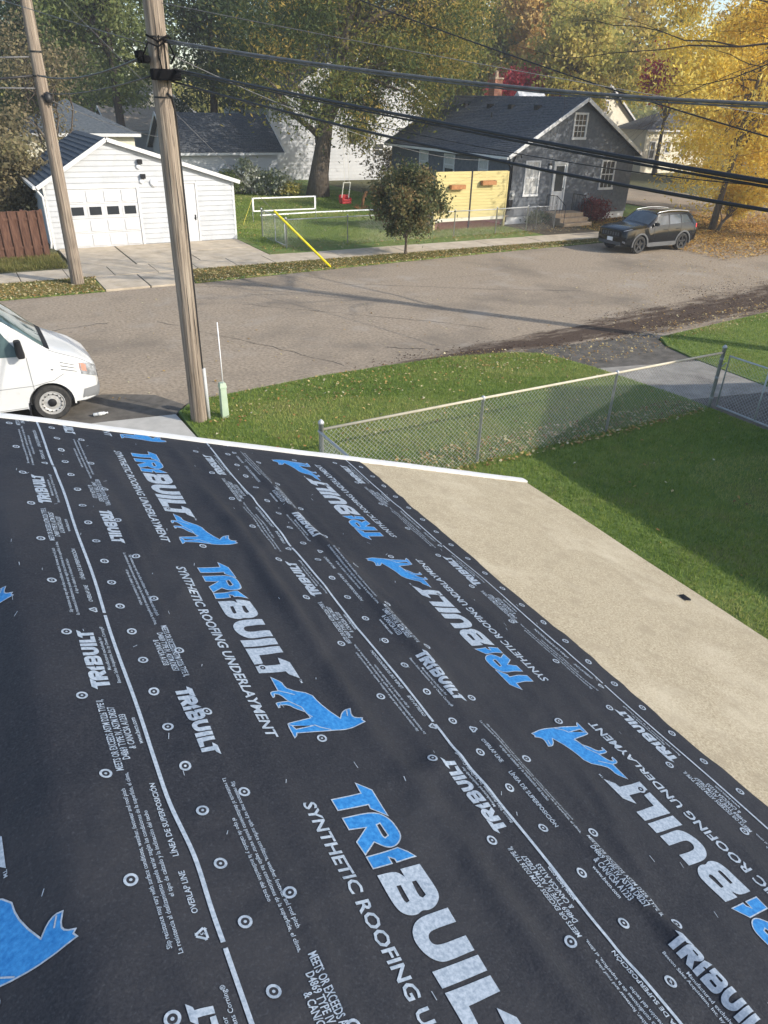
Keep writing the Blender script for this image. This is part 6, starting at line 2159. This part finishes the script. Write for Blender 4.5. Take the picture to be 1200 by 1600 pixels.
# shrubs and climbers
SG = 'garden shrubs'
tree('shrub', 'scrubby thicket with dry gold leaves at the left edge', 2.6, 37.5, .06, (2.2, 37.5, 2.2), (1.6, 3.2, 1.9), 60, 9000, .085, 'lf_brown', clump=.6, seed=50, fork=.1, group=SG, cat='shrub', rnd_mu=.65)
tree('shrub', 'tall leggy brush behind the brown fence', .6, 41.5, .08, (1.2, 41.5, 3.6), (3.0, 2.2, 3.4), 60, 9000, .10, 'lf_brown', clump=.8, seed=51, fork=.1, group=SG, cat='shrub', rnd_mu=.35)
tree('shrub', 'white flowering shrub before the long white garage', 17.2, 49.3, .05, (17.2, 49.3, 1.2), (1.3, .8, 1.0), 30, 3800, .10, 'lf_white', clump=.5, seed=52, group=SG, cat='shrub', fork=.1, rnd_mu=.5)
tree('shrub', 'pale leaved bush left of the big tree trunk', 18.9, 48.2, .05, (18.9, 48.2, .8), (1.1, .7, .7), 24, 3000, .09, 'lf_white', clump=.45, seed=53, group=SG, cat='shrub', fork=.1, rnd_mu=.35)
tree('shrub', 'green round bush by the white garage wall', 16.2, 48.6, .05, (15.8, 48.6, .7), (.9, .7, .6), 20, 2600, .08, 'lf_conifer', clump=.45, seed=54, group=SG, cat='shrub', fork=.1)
tree('shrub', 'thin twiggy bush in front of the tall white house', 28.5, 50, .05, (28.5, 50, 1.6), (2.0, .9, 1.5), 34, 1600, .09, 'lf_brown', 'dark_bark', clump=.6, seed=55, group=SG, cat='shrub', fork=.05, nlimb=34)
tree('shrub', 'dark twiggy bush beside the yellow screen', 19.3, 32.2, .05, (19.6, 32.2, 1.5), (1.0, .7, 1.3), 34, 2400, .07, 'lf_small', 'dark_bark', clump=.45, seed=56, group=SG, cat='shrub', fork=.05, nlimb=34)
tree('shrub', 'maroon barberry bush right of the front steps', 31.3, 31.5, .04, (31.4, 31.5, .65), (.9, .6, .55), 26, 3600, .05, 'lf_maroon', clump=.35, seed=57, group=SG, cat='shrub', fork=.1)
tree('shrub', 'low dark bush left of the front steps', 27.4, 31.5, .04, (27.3, 31.6, .35), (.7, .4, .3), 16, 1400, .05, 'lf_dark', clump=.3, seed=58, group=SG, cat='shrub', fork=.1)
tree('shrub', 'yellow green perennial clump by the yard tree', 19.9, 47.6, .04, (19.8, 47.6, .45), (.7, .5, .4), 16, 1500, .08, 'lf_yellowgreen', clump=.35, seed=59, group=SG, cat='shrub', fork=.1)

# far-off wood that reads as one mass
n = 26000
px = RNG.uniform(-80, 210, n)
py = RNG.uniform(112, 150, n)
top = 11 + 4 * np.sin(px * .11) + 3 * np.sin(px * .31 + 1) + 2 * np.sin(px * .9)
pz = RNG.random(n) ** .8 * np.clip(top, 4, 22)
o = tri_mesh('distant_wood', leaf_quads(np.stack([px, py, pz], 1), .75), 4, M['lf_yellowgreen'], None, np.clip(.35 + .25 * np.sin(px * .2) + RNG.normal(0, .15, n), 0, 1))
tag(o, 'far wood of mixed autumn trees along the horizon', 'wood', kind='stuff')

# the soft autumn air between the street and the far trees
b = MB()
b.box(-95, 230, -60, 175, -1.2, 26)
hz_ = b.build('haze', bpy.data.materials.new('haze'))
hm = hz_.data.materials[0]
hm.use_nodes = True
hn = hm.node_tree
hn.nodes.remove(hn.nodes['Principled BSDF'])
pv = hn.nodes.new('ShaderNodeVolumePrincipled')
pv.inputs['Color'].default_value = (.86, .90, .96, 1)
pv.inputs['Density'].default_value = 0.0010
pv.inputs['Anisotropy'].default_value = 0.2
hn.links.new(pv.outputs[0], hn.nodes['Material Output'].inputs['Volume'])
recalc(hz_)
tag(hz_, 'thin pale autumn haze over the whole neighbourhood', 'haze', kind='stuff')
